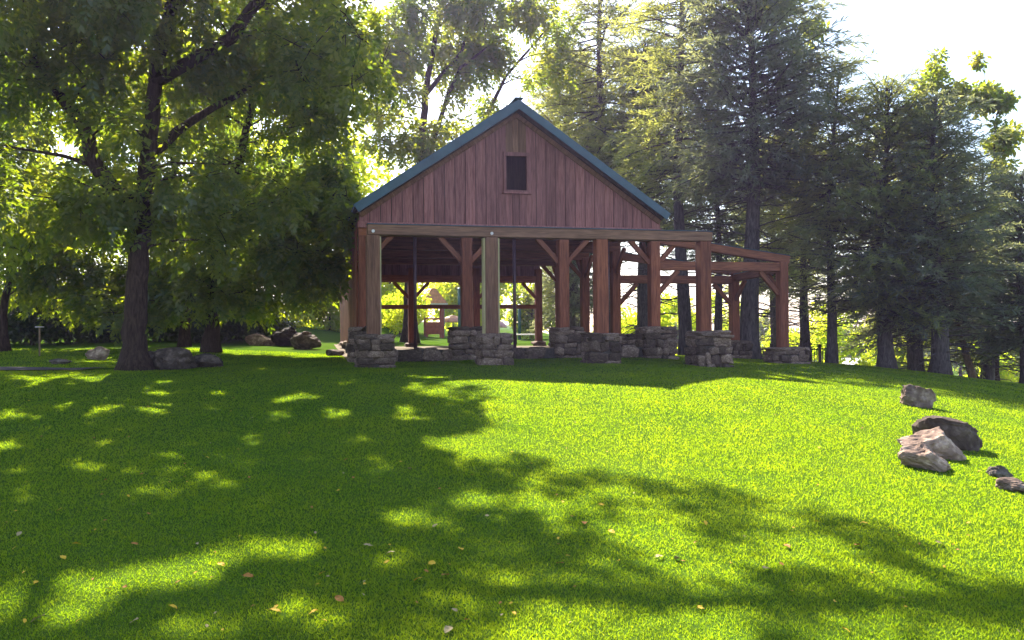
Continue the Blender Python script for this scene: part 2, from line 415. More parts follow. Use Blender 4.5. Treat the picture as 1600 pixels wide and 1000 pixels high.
pier(0, ROW['E'], .55, .55, .3, 0, 27, 'r', .25); pier(3*S, ROW['E'], .55, .55, .4, 0, 28, 'l', .25)

# low foundation wall along row B and a dirt floor behind it
fw = MB().box(.3, W3-.4, ROW['B']-.16, ROW['B']+.2, -.3, .27).build('foundation_wall', M['mortar'], pav)
rs = random.Random(5); u = .35
while u < W3 - .6:
    q = rs.uniform(.3, .62)
    if not any(abs(u + q/2 - k*S) < .42 for k in (1, 2, 3)):
        link('stone', rs.choice(STONES), None, fw, (u+q/2, ROW['B']-.15, .12), (0, 0, rs.uniform(-.04,.04)), (q*.98, .2, .36))
    u += q
V = []; Fc = []; nn = 14
for a in range(nn+1):
    for b in range(nn+1):
        uu = -.4 + (W3+.8)*a/nn; vv = ROW['B'] + (ROW['F']-ROW['B']+.4)*b/nn; V.append((uu, vv, max(lg(uu,vv), -.2) + .02))
for a in range(nn):
    for b in range(nn): i = a*(nn+1)+b; Fc.append((i, i+nn+1, i+nn+2, i+1))
link('dirt_floor', mesh_np('dirt_floor', np.array(V), np.array(Fc), True), M['dirt'], pav)

# row A: four weathered posts carrying the long front beam
for k in range(4):
    mt = M['grey_timber'] if k < 2 else M['timber']
    p = post(k*S, 0, .66, 2.9, .29, mt)
    if k == 1:  # pale strips paint the sun-grazed edges onto the left two posts
        for sd in (-1, 1): MB().box(-.02, .02, -.10, .10, .72, 2.88).build('lit_edge_strip', M['lit_edge'], p, (sd*.166, 0.0, 0))
    if k == 0: MB().box(-.015, .015, -.09, .09, .72, 2.88).build('lit_edge_strip', M['lit_edge'], p, (.161, 0.0, 0))
    if k < 2: MB().tube([(0,-.17,2.98),(0,-.14,2.98)], .035, 10).build('bolt_head', M['white'], p)
beam(-.12, 0, 3.015, W3+.18, 0, 3.015, .30, .225, M['grey_timber_h'], 'front_beam')
flash(-.13, 0, 3.14, W3+.19, 0, 3.14, .33)

# row B: posts under the gable wall, braced
GZ0 = 3.40                                    # foot of the gable boarding
def brace(u, v, du, dv, zl, zh, mat, w=.11):
    return beam(u + du*.12, v + dv*.12, zl, u + du*(zh-zl+.08), v + dv*(zh-zl+.08), zh, w, .13, mat, 'brace')
for k in range(4):
    post(k*S, ROW['B'], .78, 3.2, .28, M['timber'])
    for sd in (-1, 1):
        if (k == 0 and sd < 0): continue
        brace(k*S, ROW['B'], sd, 0, 2.58, 3.22, M['timber_h'])
    brace(k*S, ROW['B'], 0, 1, 2.5, 3.2, M['timber_h']) if k in (0, 3) else None
beam(-.14, ROW['B'], 3.31, W3+.14, ROW['B'], 3.31, .26, .24, M['timber_h'], 'tie_beam')
for k in range(3):                            # slim steel columns mid-bay
    mb = MB().tube([(0,0,.2),(0,0,3.19)], .043, 12)
    c = mb.build('steel_column', M['steel'], pav, ((k+.5)*S-.02, ROW['B']+.02, 0), None, True)
    MB().box(-.08,.08,-.08,.08,.275,.295).build('base_plate', M['steel'], c)
# deeper rows
for r in 'CDEF':
    for k in (0, 3) if r != 'F' else (0, 1, 2, 3):
        zb = .1 if r == 'F' else .3
        if r == 'C' and k == 3: zb = .5
        post(k*S, ROW[r], zb, 3.2, .27, M['timber'])
        if r == 'F':
            for sd in (-1, 1):
                if (k == 0 and sd < 0) or (k == 3 and sd > 0): continue
                brace(k*S, ROW[r], sd, 0, 2.0, 2.62, M['timber_h'])
        else:
            brace(k*S, ROW[r], 1 if k == 0 else -1, 0, 2.55, 3.2, M['timber_h'])
            for sd in (-1, 1): brace(k*S, ROW[r], 0, sd, 2.5, 3.2, M['timber_h'])
    if r != 'F': beam(-.14, ROW[r], 3.29, W3+.14, ROW[r], 3.29, .24, .34, M['timber_h'], 'tie_beam')
for k in (0, 3):
    beam(k*S, ROW['B']+.15, 3.53, k*S, ROW['F']+.2, 3.53, .26, .2, M['timber_h'], 'wall_plate')
beam(-.1, ROW['F'], 1.63, W3+.1, ROW['F'], 1.63, .16, .17, M['timber_h'], 'rail')

# boarded left side wall
me = MB().box(-.014, .014, -.12, .12, .25, 3.41).mesh('side_board'); me.materials.append(M['timber'])
nb_ = int((ROW['F'] - ROW['B'] - .5)/.25)
for i in range(nb_): link('side_board', me, None, pav, (-.165 + .006*((i*7) % 3 - 1), ROW['B'] + .32 + i*.25, 0))
# gable walls of vertical boards
RIDGE = 6.62; SL = 0.675; CU = W3/2          # ridge height and slope of the wall line
def wall_top(u): return RIDGE - abs(u - CU) * SL
WU0, WU1, WZ0, WZ1 = CU-.28, CU+.28, 4.46, 5.36
def board(u0, u1, z0, v, mat, th=.03, cap=None):
    pts = [u0] + ([CU] if u0 < CU < u1 else []) + [u1]
    top = [min(wall_top(p), cap) if cap else wall_top(p) for p in pts]
    if max(top) - z0 < .04: return
    c = (u0+u1)/2; vs = []; n = len(pts)
    for y in (-th/2, th/2):
        vs += [(u0-c, y, z0), (u1-c, y, z0)] + [(p-c, y, max(t, z0+.01)) for p, t in zip(pts[::-1], top[::-1])]
    m_ = n + 2
    fs = [tuple(range(m_)), tuple(range(2*m_-1, m_-1, -1))] + [(i, (i+1) % m_, (i+1) % m_ + m_, i + m_) for i in range(m_)]
    mb = MB().add(vs, fs)
    o = mb.build('board', mat, pav, (c, v, 0)); return o
rs = random.Random(11)
GV = ROW['B'] - .155
edges = list(np.linspace(-.13, CU-.27, 15)) + list(np.linspace(CU+.27, W3+.13, 15))
for a, b in zip(edges[:-1], edges[1:]):
    if b - a > .5: continue
    board(a+.009, b-.009, GZ0+.13, GV + rs.uniform(-.008,.008), M['board'])
for a, b in ((WU0, WU0+.18), (WU0+.18, WU0+.36), (WU0+.36, WU1)):
    board(a+.006, b-.006, WZ1+.1, GV+.012 + rs.uniform(-.006,.006), M['board_brown'])
    board(a+.006, b-.006, GZ0+.13, GV + rs.uniform(-.008,.008), M['board'], cap=WZ0-.06)
# backing that keeps the joints dark, open at the loft window
bk = MB()
n = 44
for i in range(n):
    a = -.1 + (W3+.2)*i/n; b = -.1 + (W3+.2)*(i+1)/n
    for z0, z1 in (((GZ0, WZ0), (WZ1, None)) if (b > WU0+.02 and a < WU1-.02) else ((GZ0, None),)):
        ta, tb = (z1, z1) if z1 else (wall_top(a)-.03, wall_top(b)-.03)
        bk.add([(a,GV+.05,z0),(b,GV+.05,z0),(b,GV+.05,tb),(a,GV+.05,ta),(a,GV+.08,z0),(b,GV+.08,z0),(b,GV+.08,tb),(a,GV+.08,ta)],
               [(0,1,2,3),(7,6,5,4),(0,4,5,1),(3,2,6,7)] + ([(0,3,7,4)] if i == 0 else []) + ([(1,5,6,2)] if i == n-1 else []))
bk.build('sheathing', M['dark_wood'], pav)
beam(-.16, GV-.035, GZ0+.06, W3+.16, GV-.035, GZ0+.06, .05, .15, M['board'], 'bottom_trim')
win = MB().box(WU0-.07, WU0, -.05, .05, WZ0-.06, WZ1+.1).box(WU1, WU1+.07, -.05, .05, WZ0-.06, WZ1+.1).box(WU0, WU1, -.05, .05, WZ1, WZ1+.1).box(WU0, WU1, -.05, .05, WZ0-.06, WZ0)
wf = win.build('window_frame', M['board'], pav, (0, GV-.02, 0))
MB().box(WU0-.11, WU1+.11, -.1, .06, WZ0-.10, WZ0-.062).build('sill', M['board'], wf)
for sgn in (-1, 1):                           # rake boards under the roof edge
    beam(CU, GV-.045, RIDGE-.13, CU+sgn*4.10, GV-.045, RIDGE-.13-4.10*SL, .045, .2, M['board_brown'], 'rake_board')
MB().box(WU0-.4, WU1+.4, -.01, .01, WZ0-.5, WZ1+.25).build('loft_shade', M['dark_wood'], pav, (0, GV+.9, 0))  # dark sheet added to paint the shade inside the loft opening
# rear gable
for i in range(28):
    a = -.13 + (W3+.26)*i/28; b = -.13 + (W3+.26)*(i+1)/28
    board(a+.004, b-.004, 2.62, ROW['F']+.16, M['board'])
bb = MB()
for i in range(n):
    a = -.1 + (W3+.2)*i/n; b = -.1 + (W3+.2)*(i+1)/n; ta, tb = wall_top(a)-.03, wall_top(b)-.03
    bb.add([(a,ROW['F']+.19,2.64),(b,ROW['F']+.19,2.64),(b,ROW['F']+.19,tb),(a,ROW['F']+.19,ta),(a,ROW['F']+.22,2.64),(b,ROW['F']+.22,2.64),(b,ROW['F']+.22,tb),(a,ROW['F']+.22,ta)],
           [(0,1,2,3),(7,6,5,4),(0,4,5,1),(3,2,6,7)])
bb.build('sheathing', M['dark_wood'], pav)
beam(-.1, ROW['F'], 2.78, W3+.1, ROW['F'], 2.78, .24, .24, M['timber_h'], 'tie_beam')

# roof
V0, V1 = ROW['B'] - .52, ROW['F'] + .5; EAVE = 4.18
roof = empty('roof', (0,0,0)); roof.parent = pav
for sgn in (-1, 1):
    ze = RIDGE + .05 - EAVE*SL; nx_, nz_ = SL/math.hypot(1,SL), 1/math.hypot(1,SL)
    a = (CU, RIDGE+.05); b = (CU+sgn*EAVE, ze)
    def slab(name, th0, th1, mat, v0, v1, b=b):
        vs = []
        for v_ in (v0, v1):
            for (q, t) in ((a, th0), (b, th0), (b, th1), (a, th1)): vs.append((q[0] + (sgn*nx_*t if q is b else 0), v_, q[1] + (nz_*t if q is b else t/nz_)))
        MB().add(vs, [(0,1,2,3),(7,6,5,4),(0,4,5,1),(1,5,6,2),(2,6,7,3),(3,7,4,0)]).build(name, mat, roof)
    slab('roof_deck', 0, .06, M['dark_wood'], V0+.03, V1-.03)
    slab('roof_panel', .064, .095, M['metal_blue'], V0, V1)
    b2 = (CU+sgn*(EAVE+.02), ze-.015)
    slab('rake_fascia', -.12, .075, M['metal_blue'], V0-.035, V0-.003, b2)
    slab('rake_fascia', -.12, .075, M['metal_blue'], V1+.003, V1+.035, b2)
    for j in range(24):                       # standing seams
        v_ = V0 + .3 + j*(V1-V0-.6)/23
        MB().bar((CU+sgn*.1, v_, RIDGE+.05+.12/nz_-.1*SL+.01), (b[0]+sgn*nx_*.11, v_, b[1]+nz_*.11), .03, .035).build('seam', M['metal_blue'], roof)
    for j in range(18):                       # rafters under the deck
        v_ = V0 + .2 + j*(V1-V0-.4)/17
        if j in (1,): continue
        MB().bar((CU+sgn*.02, v_, RIDGE-.06), (b[0]-sgn*.05, v_, b[1]-.05), .06, .14).build('rafter', M['dark_wood'], roof)
MB().bar((CU, V0-.04, RIDGE+.185), (CU, V1+.04, RIDGE+.185), .22, .03).build('ridge_cap', M['metal_blue'], roof)

# lean-to frames on the right side
uR = 3*S
for r, tie, rl, rr, zb in (('B', 2.52, 3.24, 2.62, .12), ('C', 2.30, 3.02, 2.42, .26)):
    v_ = ROW[r]; L = 4.0 if r == 'B' else 4.1
    post(uR+L, v_, zb, tie+.14, .27, M['timber'])
    beam(uR+.14, v_, tie, uR+L+.135, v_, tie, .22, .25, M['timber_h'], 'lean_to_tie')
    beam(uR+.14, v_, rl, uR+L+.2, v_, rr+.11, .22, .22, M['timber_h'], 'lean_to_rafter')
    flash(uR+.13, v_, rl+.122, uR+L+.21, v_, rr+.232, .26)
    brace(uR+L, v_, -1, 0, tie-.78, tie-.13, M['timber_h'])
    brace(uR, v_, 1, 0, tie-.78, tie-.13, M['timber_h'])
beam(uR+4.0, ROW['B']+.14, 2.46, uR+4.1, ROW['C']-.14, 2.36, .2, .22, M['timber_h'], 'lean_to_plate')
flash(uR+4.0, ROW['B']+.15, 2.582, uR+4.1, ROW['C']-.15, 2.482, .24)
brace(uR+4.0, ROW['B'], 0, 1, 1.7, 2.36, M['timber_h']); brace(uR+4.1, ROW['C'], 0, -1, 1.65, 2.26, M['timber_h'])

# ------------------------------------------------------------------ rocks
def rock_mesh(seed, mat, dims, cuts=18, rough=.085, sub=4, box=1.0, faces=()):
    import bmesh
    bm = bmesh.new(); bmesh.ops.create_icosphere(bm, subdivisions=sub, radius=1.0)
    rs = random.Random(seed)
    planes = [(Vector(d).normalized(), k) for d, k in faces]
    for _ in range(cuts):
        d = Vector((rs.gauss(0,1), rs.gauss(0,1), rs.gauss(0.1,.8))).normalized(); planes.append((d, rs.uniform(.60, .88)))
    off = Vector((seed*3.1, seed*1.7, 0)); dm = Vector(dims)
    for vtx in bm.verts:
        p = vtx.co.copy()
        if box != 1.0: p = Vector([math.copysign(abs(c)**box, c) for c in p]) * .86
        for d, k in planes:
            e = p.dot(d) - k
            if e > 0: p -= d * e * .95
        n_ = p.normalized(); q = Vector((p.x*dm.x, p.y*dm.y, p.z*dm.z))/max(dm)
        p += n_ * (noise.fractal(q*2.2 + off, 1.0, 2.0, 4) * rough*1.5 + noise.fractal(q*9 + off, 1.0, 2.0, 4) * rough*.8 - abs(noise.noise(q*4 + off*2))*rough*1.1)
        vtx.co = Vector((p.x*dm.x, p.y*dm.y, p.z*dm.z))
    me = bpy.data.meshes.new('boulder'); bm.to_mesh(me); bm.free(); me.materials.append(mat); return me
def rock(px, py, wpx, hpx, seed, label, mat='rock', dep=.8, tilt=0.0, group=None, Y=None, sink=.25, yaw=0, name='boulder', box=1.0, faces=()):
    """px, py: middle of its foot in the photo; wpx, hpx: its size there"""
    p = hit(px, py) if Y is None else Vector((at(px, py, Y).x, Y, 0)); p.z = gz(p.x, p.y)
    k = p.y / F; w = wpx*k; h = hpx*k
    me = rock_mesh(seed, M[mat], (w*.58, w*.58*dep, h*(.56+sink*.5)), box=box, faces=faces)
    o = link(name, me, None, None, (p.x, p.y + w*dep*.3, p.z + h*(.5 - sink*.5)), (0, tilt, yaw))
    tag(o, label, 'rock', group); return o
G1 = 'boulders on the right slope'
rock(1437, 636, 58, 36, 3, 'rounded grey-brown boulder, highest of the rocks on the right slope', 'rock', .8, .35, G1, sink=.3)
rock(1488, 702, 112, 58, 14, 'large dark brown block-shaped boulder behind the pale pointed rock', 'rock', .55, .2, G1, sink=.2, box=.6, faces=[((.05,-.1,1),.62)])
rock(1462, 716, 106, 50, 21, 'pale pointed boulder in front of the dark block-shaped one', 'rock', .6, .1, G1, sink=.25, faces=[((-.52,-.25,.85),.42),((.75,-.3,.5),.55),((0,-.9,.35),.6)])
rock(1462, 735, 88, 40, 33, 'low reddish jagged rock at the front of the boulder cluster', 'rock', .6, .35, G1, sink=.3, faces=[((.5,-.3,.85),.36),((-.7,-.3,.6),.6)])
rock(1568, 748, 36, 18, 41, 'small white-topped rock near the right edge of the lawn', 'rock_grey', .8, .4, G1, sink=.3)
rock(1590, 768, 56, 18, 57, 'flat brown rock cut by the right edge of the photo', 'rock', .8, .15, G1, sink=.3)
G2 = 'boulders under the left trees'
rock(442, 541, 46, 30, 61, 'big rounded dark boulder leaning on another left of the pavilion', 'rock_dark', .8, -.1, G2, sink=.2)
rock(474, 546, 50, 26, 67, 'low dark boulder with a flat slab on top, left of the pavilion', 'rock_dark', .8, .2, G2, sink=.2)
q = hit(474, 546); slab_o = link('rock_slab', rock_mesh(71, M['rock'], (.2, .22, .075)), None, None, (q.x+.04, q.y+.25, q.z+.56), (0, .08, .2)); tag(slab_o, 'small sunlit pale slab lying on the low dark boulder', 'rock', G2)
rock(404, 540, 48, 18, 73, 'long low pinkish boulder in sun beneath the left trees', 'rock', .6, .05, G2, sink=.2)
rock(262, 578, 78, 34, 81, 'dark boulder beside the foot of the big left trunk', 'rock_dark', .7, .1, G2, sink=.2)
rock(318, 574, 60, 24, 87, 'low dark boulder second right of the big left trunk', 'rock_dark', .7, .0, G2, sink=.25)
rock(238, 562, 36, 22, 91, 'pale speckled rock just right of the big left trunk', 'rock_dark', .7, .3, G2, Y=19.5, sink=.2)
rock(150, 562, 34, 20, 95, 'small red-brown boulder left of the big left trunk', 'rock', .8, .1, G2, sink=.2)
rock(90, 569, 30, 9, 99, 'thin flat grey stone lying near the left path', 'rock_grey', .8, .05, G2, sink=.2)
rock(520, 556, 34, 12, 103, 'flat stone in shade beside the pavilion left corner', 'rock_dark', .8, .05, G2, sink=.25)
G3 = 'far boulders at the right edge'
rock(1532, 592, 40, 34, 107, 'upright mauve-grey boulder far right beneath the pines', 'rock_grey', .7, .0, G3, Y=30, sink=.2)
rock(1583, 598, 36, 32, 109, 'dark square boulder at the far right edge', 'rock_grey', .8, .0, G3, Y=30, sink=.2)

# ------------------------------------------------------------------ trees
def unit(v): return v / np.maximum(np.linalg.norm(v, axis=-1, keepdims=True), 1e-9)
def leaves_mesh(name, P, D, Sd, L, W, tint, fold=0.0):
    """rhombic leaves: base P, direction D, side Sd"""
    n = len(P); L = np.broadcast_to(L, (n,))[:, None]; W = np.broadcast_to(W, (n,))[:, None]
    V = np.empty((n, 4, 3), np.float32)
    mid = P + D * L * .45
    V[:, 0] = P; V[:, 1] = mid + Sd * W * .5; V[:, 2] = P + D * L; V[:, 3] = mid - Sd * W * .5
    if fold:
        V[:, 2, 2] -= (L[:, 0] * fold)
    Fq = np.arange(n * 4, dtype=np.int32).reshape(n, 4)
    return mesh_np(name, V.reshape(-1, 3), Fq, False, np.repeat(tint, 4))
def blob_points(r_, clumps, per, shell=.45, flat=.75):
    """clumps: (n,4). returns positions, outward direction, clump index"""
    n = len(clumps); w = clumps[:, 3] ** 2.2; cnt = np.maximum((per * n * w / w.sum()).astype(int), 4)
    idx = np.repeat(np.arange(n), cnt); m_ = len(idx)
    d = unit(r_.normal(size=(m_, 3))); rad = r_.random(m_) ** shell
    off = d * rad[:, None] * clumps[idx, 3:4]; off[:, 2] *= flat
    return clumps[idx, :3] + off, d, idx
def compound_leaves(r_, clumps, per, pairs, Lr, L, W, droop=.45, shell=.45):
    P, d, idx = blob_points(r_, clumps, per, shell)
    n = len(P); d = unit(d * .7 + r_.normal(size=(n, 3)) * .6 + np.array([0, 0, -droop]))
    up = unit(np.array([0, 0, 1.0]) + r_.normal(size=(n, 3)) * .35); s = unit(np.cross(d, up)); nn_ = np.cross(s, d)
    tone = np.clip(r_.normal(.45, .22, n) + (r_.normal(0, .15, len(clumps)))[idx], 0, 1)
    Ps, Ds, Ss, Ts = [], [], [], []
    Lk = Lr * r_.uniform(.7, 1.2, n)
    for j in range(pairs):
        t = (j + .6) / pairs
        for sg in (-1, 1):
            q = P + d * (Lk * t)[:, None] + np.array([0, 0, -1.0]) * (Lk * t * t * .35)[:, None]
            dd = unit(d * .55 + s * sg * .8 + np.array([0, 0, -.25]) + r_.normal(size=(n, 3)) * .18)
            Ps.append(q); Ds.append(dd); Ss.append(unit(np.cross(dd, nn_ + r_.normal(size=(n, 3)) * .3))); Ts.append(tone)
    q = P + d * Lk[:, None] + np.array([0, 0, -1.0]) * (Lk * .35)[:, None]
    dd = unit(d + np.array([0, 0, -.5])); Ps.append(q); Ds.append(dd); Ss.append(unit(np.cross(dd, nn_))); Ts.append(tone)
    P = np.concatenate(Ps); D = np.concatenate(Ds); Sd = np.concatenate(Ss); T = np.concatenate(Ts)
    k = r_.uniform(.75, 1.25, len(P))
    return P, D, Sd, L * k, W * k, np.clip(T + r_.normal(0, .08, len(P)), 0, 1)
def simple_leaves(r_, clumps, per, L, W, shell=.45, droop=.3):
    P, d, idx = blob_points(r_, clumps, per, shell)
    n = len(P); dd = unit(d * .5 + r_.normal(size=(n, 3)) * .7 + np.array([0, 0, -droop])); sd = unit(np.cross(dd, r_.normal(size=(n, 3)) * .6 + np.array([0, 0, 1.0])))
    tone = np.clip(r_.normal(.45, .25, n) + (r_.normal(0, .2, len(clumps)))[idx], 0, 1); k = r_.uniform(.7, 1.3, n)
    return P, dd, sd, L * k, W * k, tone
def ell_clumps(r_, ells):
    """ells: (cx,cy,cz, rx,ry,rz, n, rmin, rmax)"""
    out_ = []
    for cx, cy, cz, rx, ry, rz, n, r0, r1 in ells:
        d = unit(r_.normal(size=(n, 3))); k = r_.random(n) ** .4
        p = np.array([cx, cy, cz]) + d * k[:, None] * np.array([rx, ry, rz])
        out_.append(np.concatenate([p, r_.uniform(r0, r1, (n, 1))], 1))
    return np.concatenate(out_)
def limb(mb, a, b, r0, r1, rs, wob=.12, n=6, sag=.0, sides=6):
    a = Vector(a); b = Vector(b); L = (b - a).length; pts = []; rr = []
    for i in range(n + 1):
        t = i / n; p = a.lerp(b, t)
        amp = wob * L * math.sin(math.pi * t) * .5
        p += Vector((rs.uniform(-1, 1), rs.uniform(-1, 1), rs.uniform(-.6, 1))) * amp * .5
        p.z += sag * L * math.sin(math.pi * t) * .5
        pts.append(p); rr.append(r0 + (r1 - r0) * t)
    mb.tube(pts, rr, sides, False); return pts
def interp(pts, t):
    f = t * (len(pts) - 1); i = min(int(f), len(pts) - 2); return Vector(pts[i]).lerp(Vector(pts[i+1]), f - i)
LIT_POLY = [(600,556),(620,585),(735,600),(768,655),(705,690),(690,735),(800,712),(905,738),(1140,762),(1200,788),(1330,812),(1480,868),(1640,945),(1640,556)]
LIT_ELL = [(640,810,46,20),(430,862,95,24),(250,905,90,28),(60,945,110,42),(300,985,80,22),(480,965,75,28),(330,880,60,16),(150,925,70,26),(785,910,40,18),(1000,835,70,26),(1090,890,90,26),(1260,868,90,22),(735,782,40,15),(900,972,80,26),(600,880,40,14),
           (460,622,34,8),(110,672,60,10),(290,708,34,10),(160,590,50,6),(150,640,50,7),(20,650,40,8),(540,648,30,8),(445,650,20,6),(1120,965,70,22),(840,790,40,16),(960,770,36,12),(1410,915,60,18),(1500,985,70,20),(690,690,30,12),(250,640,30,7),(340,612,30,5),(60,590,40,5),(230,612,30,6),(400,690,26,8),(120,730,40,9),(240,770,40,10),(60,780,50,11),(420,770,30,10),(330,740,24,8),(560,690,24,8),(600,730,24,9),(20,700,40,9),(180,690,30,7),(480,720,20,7),(640,650,24,8),(540,600,24,5),(640,610,24,5)]
_rf = random.Random(17)
LIT_ELL += [(_rf.uniform(0, 690), 590 + 220*_rf.random()**1.3, _rf.uniform(9, 24), 0) for _ in range(46)]
LIT_ELL = [(a_, b_, c_, d_ or c_*(.16 + (b_-590)/900)) for a_, b_, c_, d_ in LIT_ELL]
def inpoly(X, Y, poly):
    ins = np.zeros(X.shape, bool); n = len(poly)
    for i in range(n):
        x0, y0 = poly[i]; x1, y1 = poly[(i+1) % n]
        if y0 == y1: continue
        ins ^= ((Y < y0) != (Y < y1)) & (X < (x1-x0)*(Y-y0)/(y1-y0) + x0)
    return ins
CI = np.array(CAM_M.inverted())
def to_px(P):
    q = P @ CI[:3,:3].T + CI[:3,3]; w = np.maximum(-q[:,2], .01); return 800 + F*q[:,0]/w, 500 - F*q[:,1]/w
def sun_gap(P, r_):
    """True for leaves whose shadow would fall where the lawn lies in the sun"""
    d = np.array(SUN_DIR); Q = P.copy()
    for _ in range(5):
        t = (Q[:,2] - ground(Q[:,0], Q[:,1])) / d[2]; Q = Q - d * t[:,None]
    Q = Q + np.concatenate([r_.normal(0, .06, (len(Q),2)), np.zeros((len(Q),1))], 1)
    X, Y = to_px(Q); X += 9*np.sin(Y*.11)+7*np.sin(Y*.31+X*.05); Y += 4*np.sin(X*.07)+3*np.sin(X*.23)
    ok = Q[:,1] > 2.5
    g = inpoly(X, Y, LIT_POLY)
    for cx, cy, rx, ry in LIT_ELL: g |= ((X-cx)/rx)**2 + ((Y-cy)/ry)**2 < 1.35
    return g & ok
def cast(px, py, rpx, lift=0.0):
    """a bough clump above the frame, up the sunbeam from a shaded spot of the lawn"""
    G = hit(px, py); t = (2.7 - G.z + .395*G.y) / .334 + lift; p = G + SUN_DIR*t; return (p.x, p.y, p.z, rpx*1.25*G.y/F)
def broadleaf(name, label, trunk, r0, clumps, leaf, lmat, seed, bark='bark', extra=(), group=None, limbs_n=None, rtop=.3, cat='tree', gaps=False):
    """trunk: list of points from the foot; extra: more big limbs [(pts, ra, rb)]"""
    rs = random.Random(seed); r_ = np.random.default_rng(seed)
    base = Vector(trunk[0]); root = empty(name, base); tag(root, label, cat, group)
    mb = MB(); tp = [Vector(p) - base for p in trunk]
    fine = []
    for i in range(len(tp)-1):
        for k in range(4): fine.append(tp[i].lerp(tp[i+1], k/4) + Vector((rs.uniform(-1,1), rs.uniform(-1,1), 0))*r0*.12)
    fine.append(tp[-1])
    fine[0] = tp[0] - Vector((0,0,.25))
    n = len(fine); rad = [r0 * (1 - (1-rtop)*i/(n-1)) * (1.9 if i == 0 else 1.3 if i == 1 else 1.08 if i == 2 else 1.0) for i in range(n)]
    mb.tube(fine, rad, 12)
    skel = [(fine, rad)]
    for pts, ra, rb in extra:
        pp = [Vector(p) - base for p in pts]; ff = []
        for i in range(len(pp)-1):
            for k in range(3): ff.append(pp[i].lerp(pp[i+1], k/3) + Vector((rs.uniform(-1,1), rs.uniform(-1,1), rs.uniform(-1,1)))*ra*.2)
        ff.append(pp[-1]); rr = [ra + (rb-ra)*i/(len(ff)-1) for i in range(len(ff))]
        mb.tube(ff, rr, 8); skel.append((ff, rr))
    nodes = [(p, rr) for pts, rad_ in skel for p, rr in list(zip(pts, rad_))[2:]]
    order = sorted(range(len(clumps)), key=lambda i: (Vector(clumps[i, :3]) - base - tp[-1]).length)
    lim = limbs_n or len(clumps)
    for j, i in enumerate(order[:lim]):
        c = Vector(clumps[i, :3]) - base
        best = min(nodes, key=lambda q: (q[0]-c).length + max(0, q[0].z - c.z + .2)*1.2)
        L = (best[0]-c).length
        if L < .3: continue
        ra = min(best[1]*.6, .018 + .016*L); pts = limb(mb, best[0], c, ra, .012, rs, .22, max(3, int(L*2)), .12, 5)
        nodes += [(p, max(.012, ra*(1-k/len(pts)))) for k, p in enumerate(pts) if k > 0]
        R = clumps[i, 3]
        for _ in range(3):
            d = Vector((rs.gauss(0,1), rs.gauss(0,1), rs.gauss(0,.6))).normalized(); limb(mb, c, c + d*R*.85, .012, .004, rs, .2, 3, 0, 4)
    mb.build('trunk', M[bark], root, smooth=True)
    cl = clumps.copy(); cl[:, :3] -= np.array(base)
    if leaf[0] == 'compound': a = compound_leaves(r_, cl, *leaf[1:])
    else: a = simple_leaves(r_, cl, *leaf[1:])
    if gaps:
        kp = ~sun_gap(a[0] + np.array(base), r_); a = tuple(q[kp] for q in a)  # leaves dropped so gaps in the crown shape the sun patches
    link('crown', leaves_mesh('crown', *a), M[lmat], root)
    return root
def E(px, py, Y, rxp, ryp, ry_m, n, r0, r1):
    """an ellipsoid of clumps: centre and radii as they look in the photo, depth radius in metres"""
    p = at(px, py, Y); k = Y / F; return (p.x, p.y, p.z, rxp*k, ry_m, ryp*k, n, r0, r1)

r1 = np.random.default_rng(101)
# the big hickory on the left, its limbs reaching over the lawn
g = hit(210, 578)
T1 = [Vector((g.x, g.y, g.z)), at(210, 520, g.y), at(214, 440, g.y), at(222, 340, g.y), at(234, 240, g.y+.2), at(240, 130, g.y+.3), at(262, 20, g.y+.2), at(330, -160, g.y), at(340, -330, g.y)]
ell = [E(200, 90, g.y, 260, 130, 2.6, 30, .55, .95), E(80, 280, g.y-.5, 210, 110, 1.8, 16, .5, .85), E(330, 300, g.y+.5, 170, 120, 1.6, 16, .5, .85),
       E(480, 110, g.y+1, 120, 110, 2.0, 24, .5, .85), E(330, -150, g.y, 330, 110, 3.2, 36, .6, 1.05), E(560, 60, g.y-2.0, 60, 100, .7, 5, .4, .6),
       E(40, -60, g.y-2, 250, 120, 2.5, 24, .6, 1.0)]
cl = ell_clumps(r1, ell)
# overhanging boughs added out of view to throw the dapple across the near lawn
over = [(-6.5, 14.5, 9.6, 2.2, 2.2, .8, 9, .6, 1.0), (-9.5, 13.0, 9.5, 2.6, 2.2, 1.0, 10, .6, 1.0), (-5.0, 18.0, 10.6, 2.0, 1.8, .7, 6, .6, .95)]
cst = np.array([cast(*q) for q in ((845,728,40),(880,790,60),(960,765,45),(1060,768,45),(1110,765,30),(760,840,70),(700,790,50),(850,860,60),(930,880,60),(1150,850,50),(1060,930,60),(1215,800,28),(1270,812,34),(1340,835,40),(1410,862,45),(1480,895,50),(1560,935,60),(1350,890,50),(1250,920,60),(1160,930,60),(1420,950,60),(1550,985,60),(1300,980,70),(1000,940,70),(800,960,80),(700,900,70),(620,930,80),(560,840,80),(380,960,70),(160,960,60),(500,900,60),(350,820,100),(200,830,100),(60,830,100),(520,780,90))])
cl = np.concatenate([cl, ell_clumps(r1, over), cst, cst + np.array([.1, .12, .2, 0])])
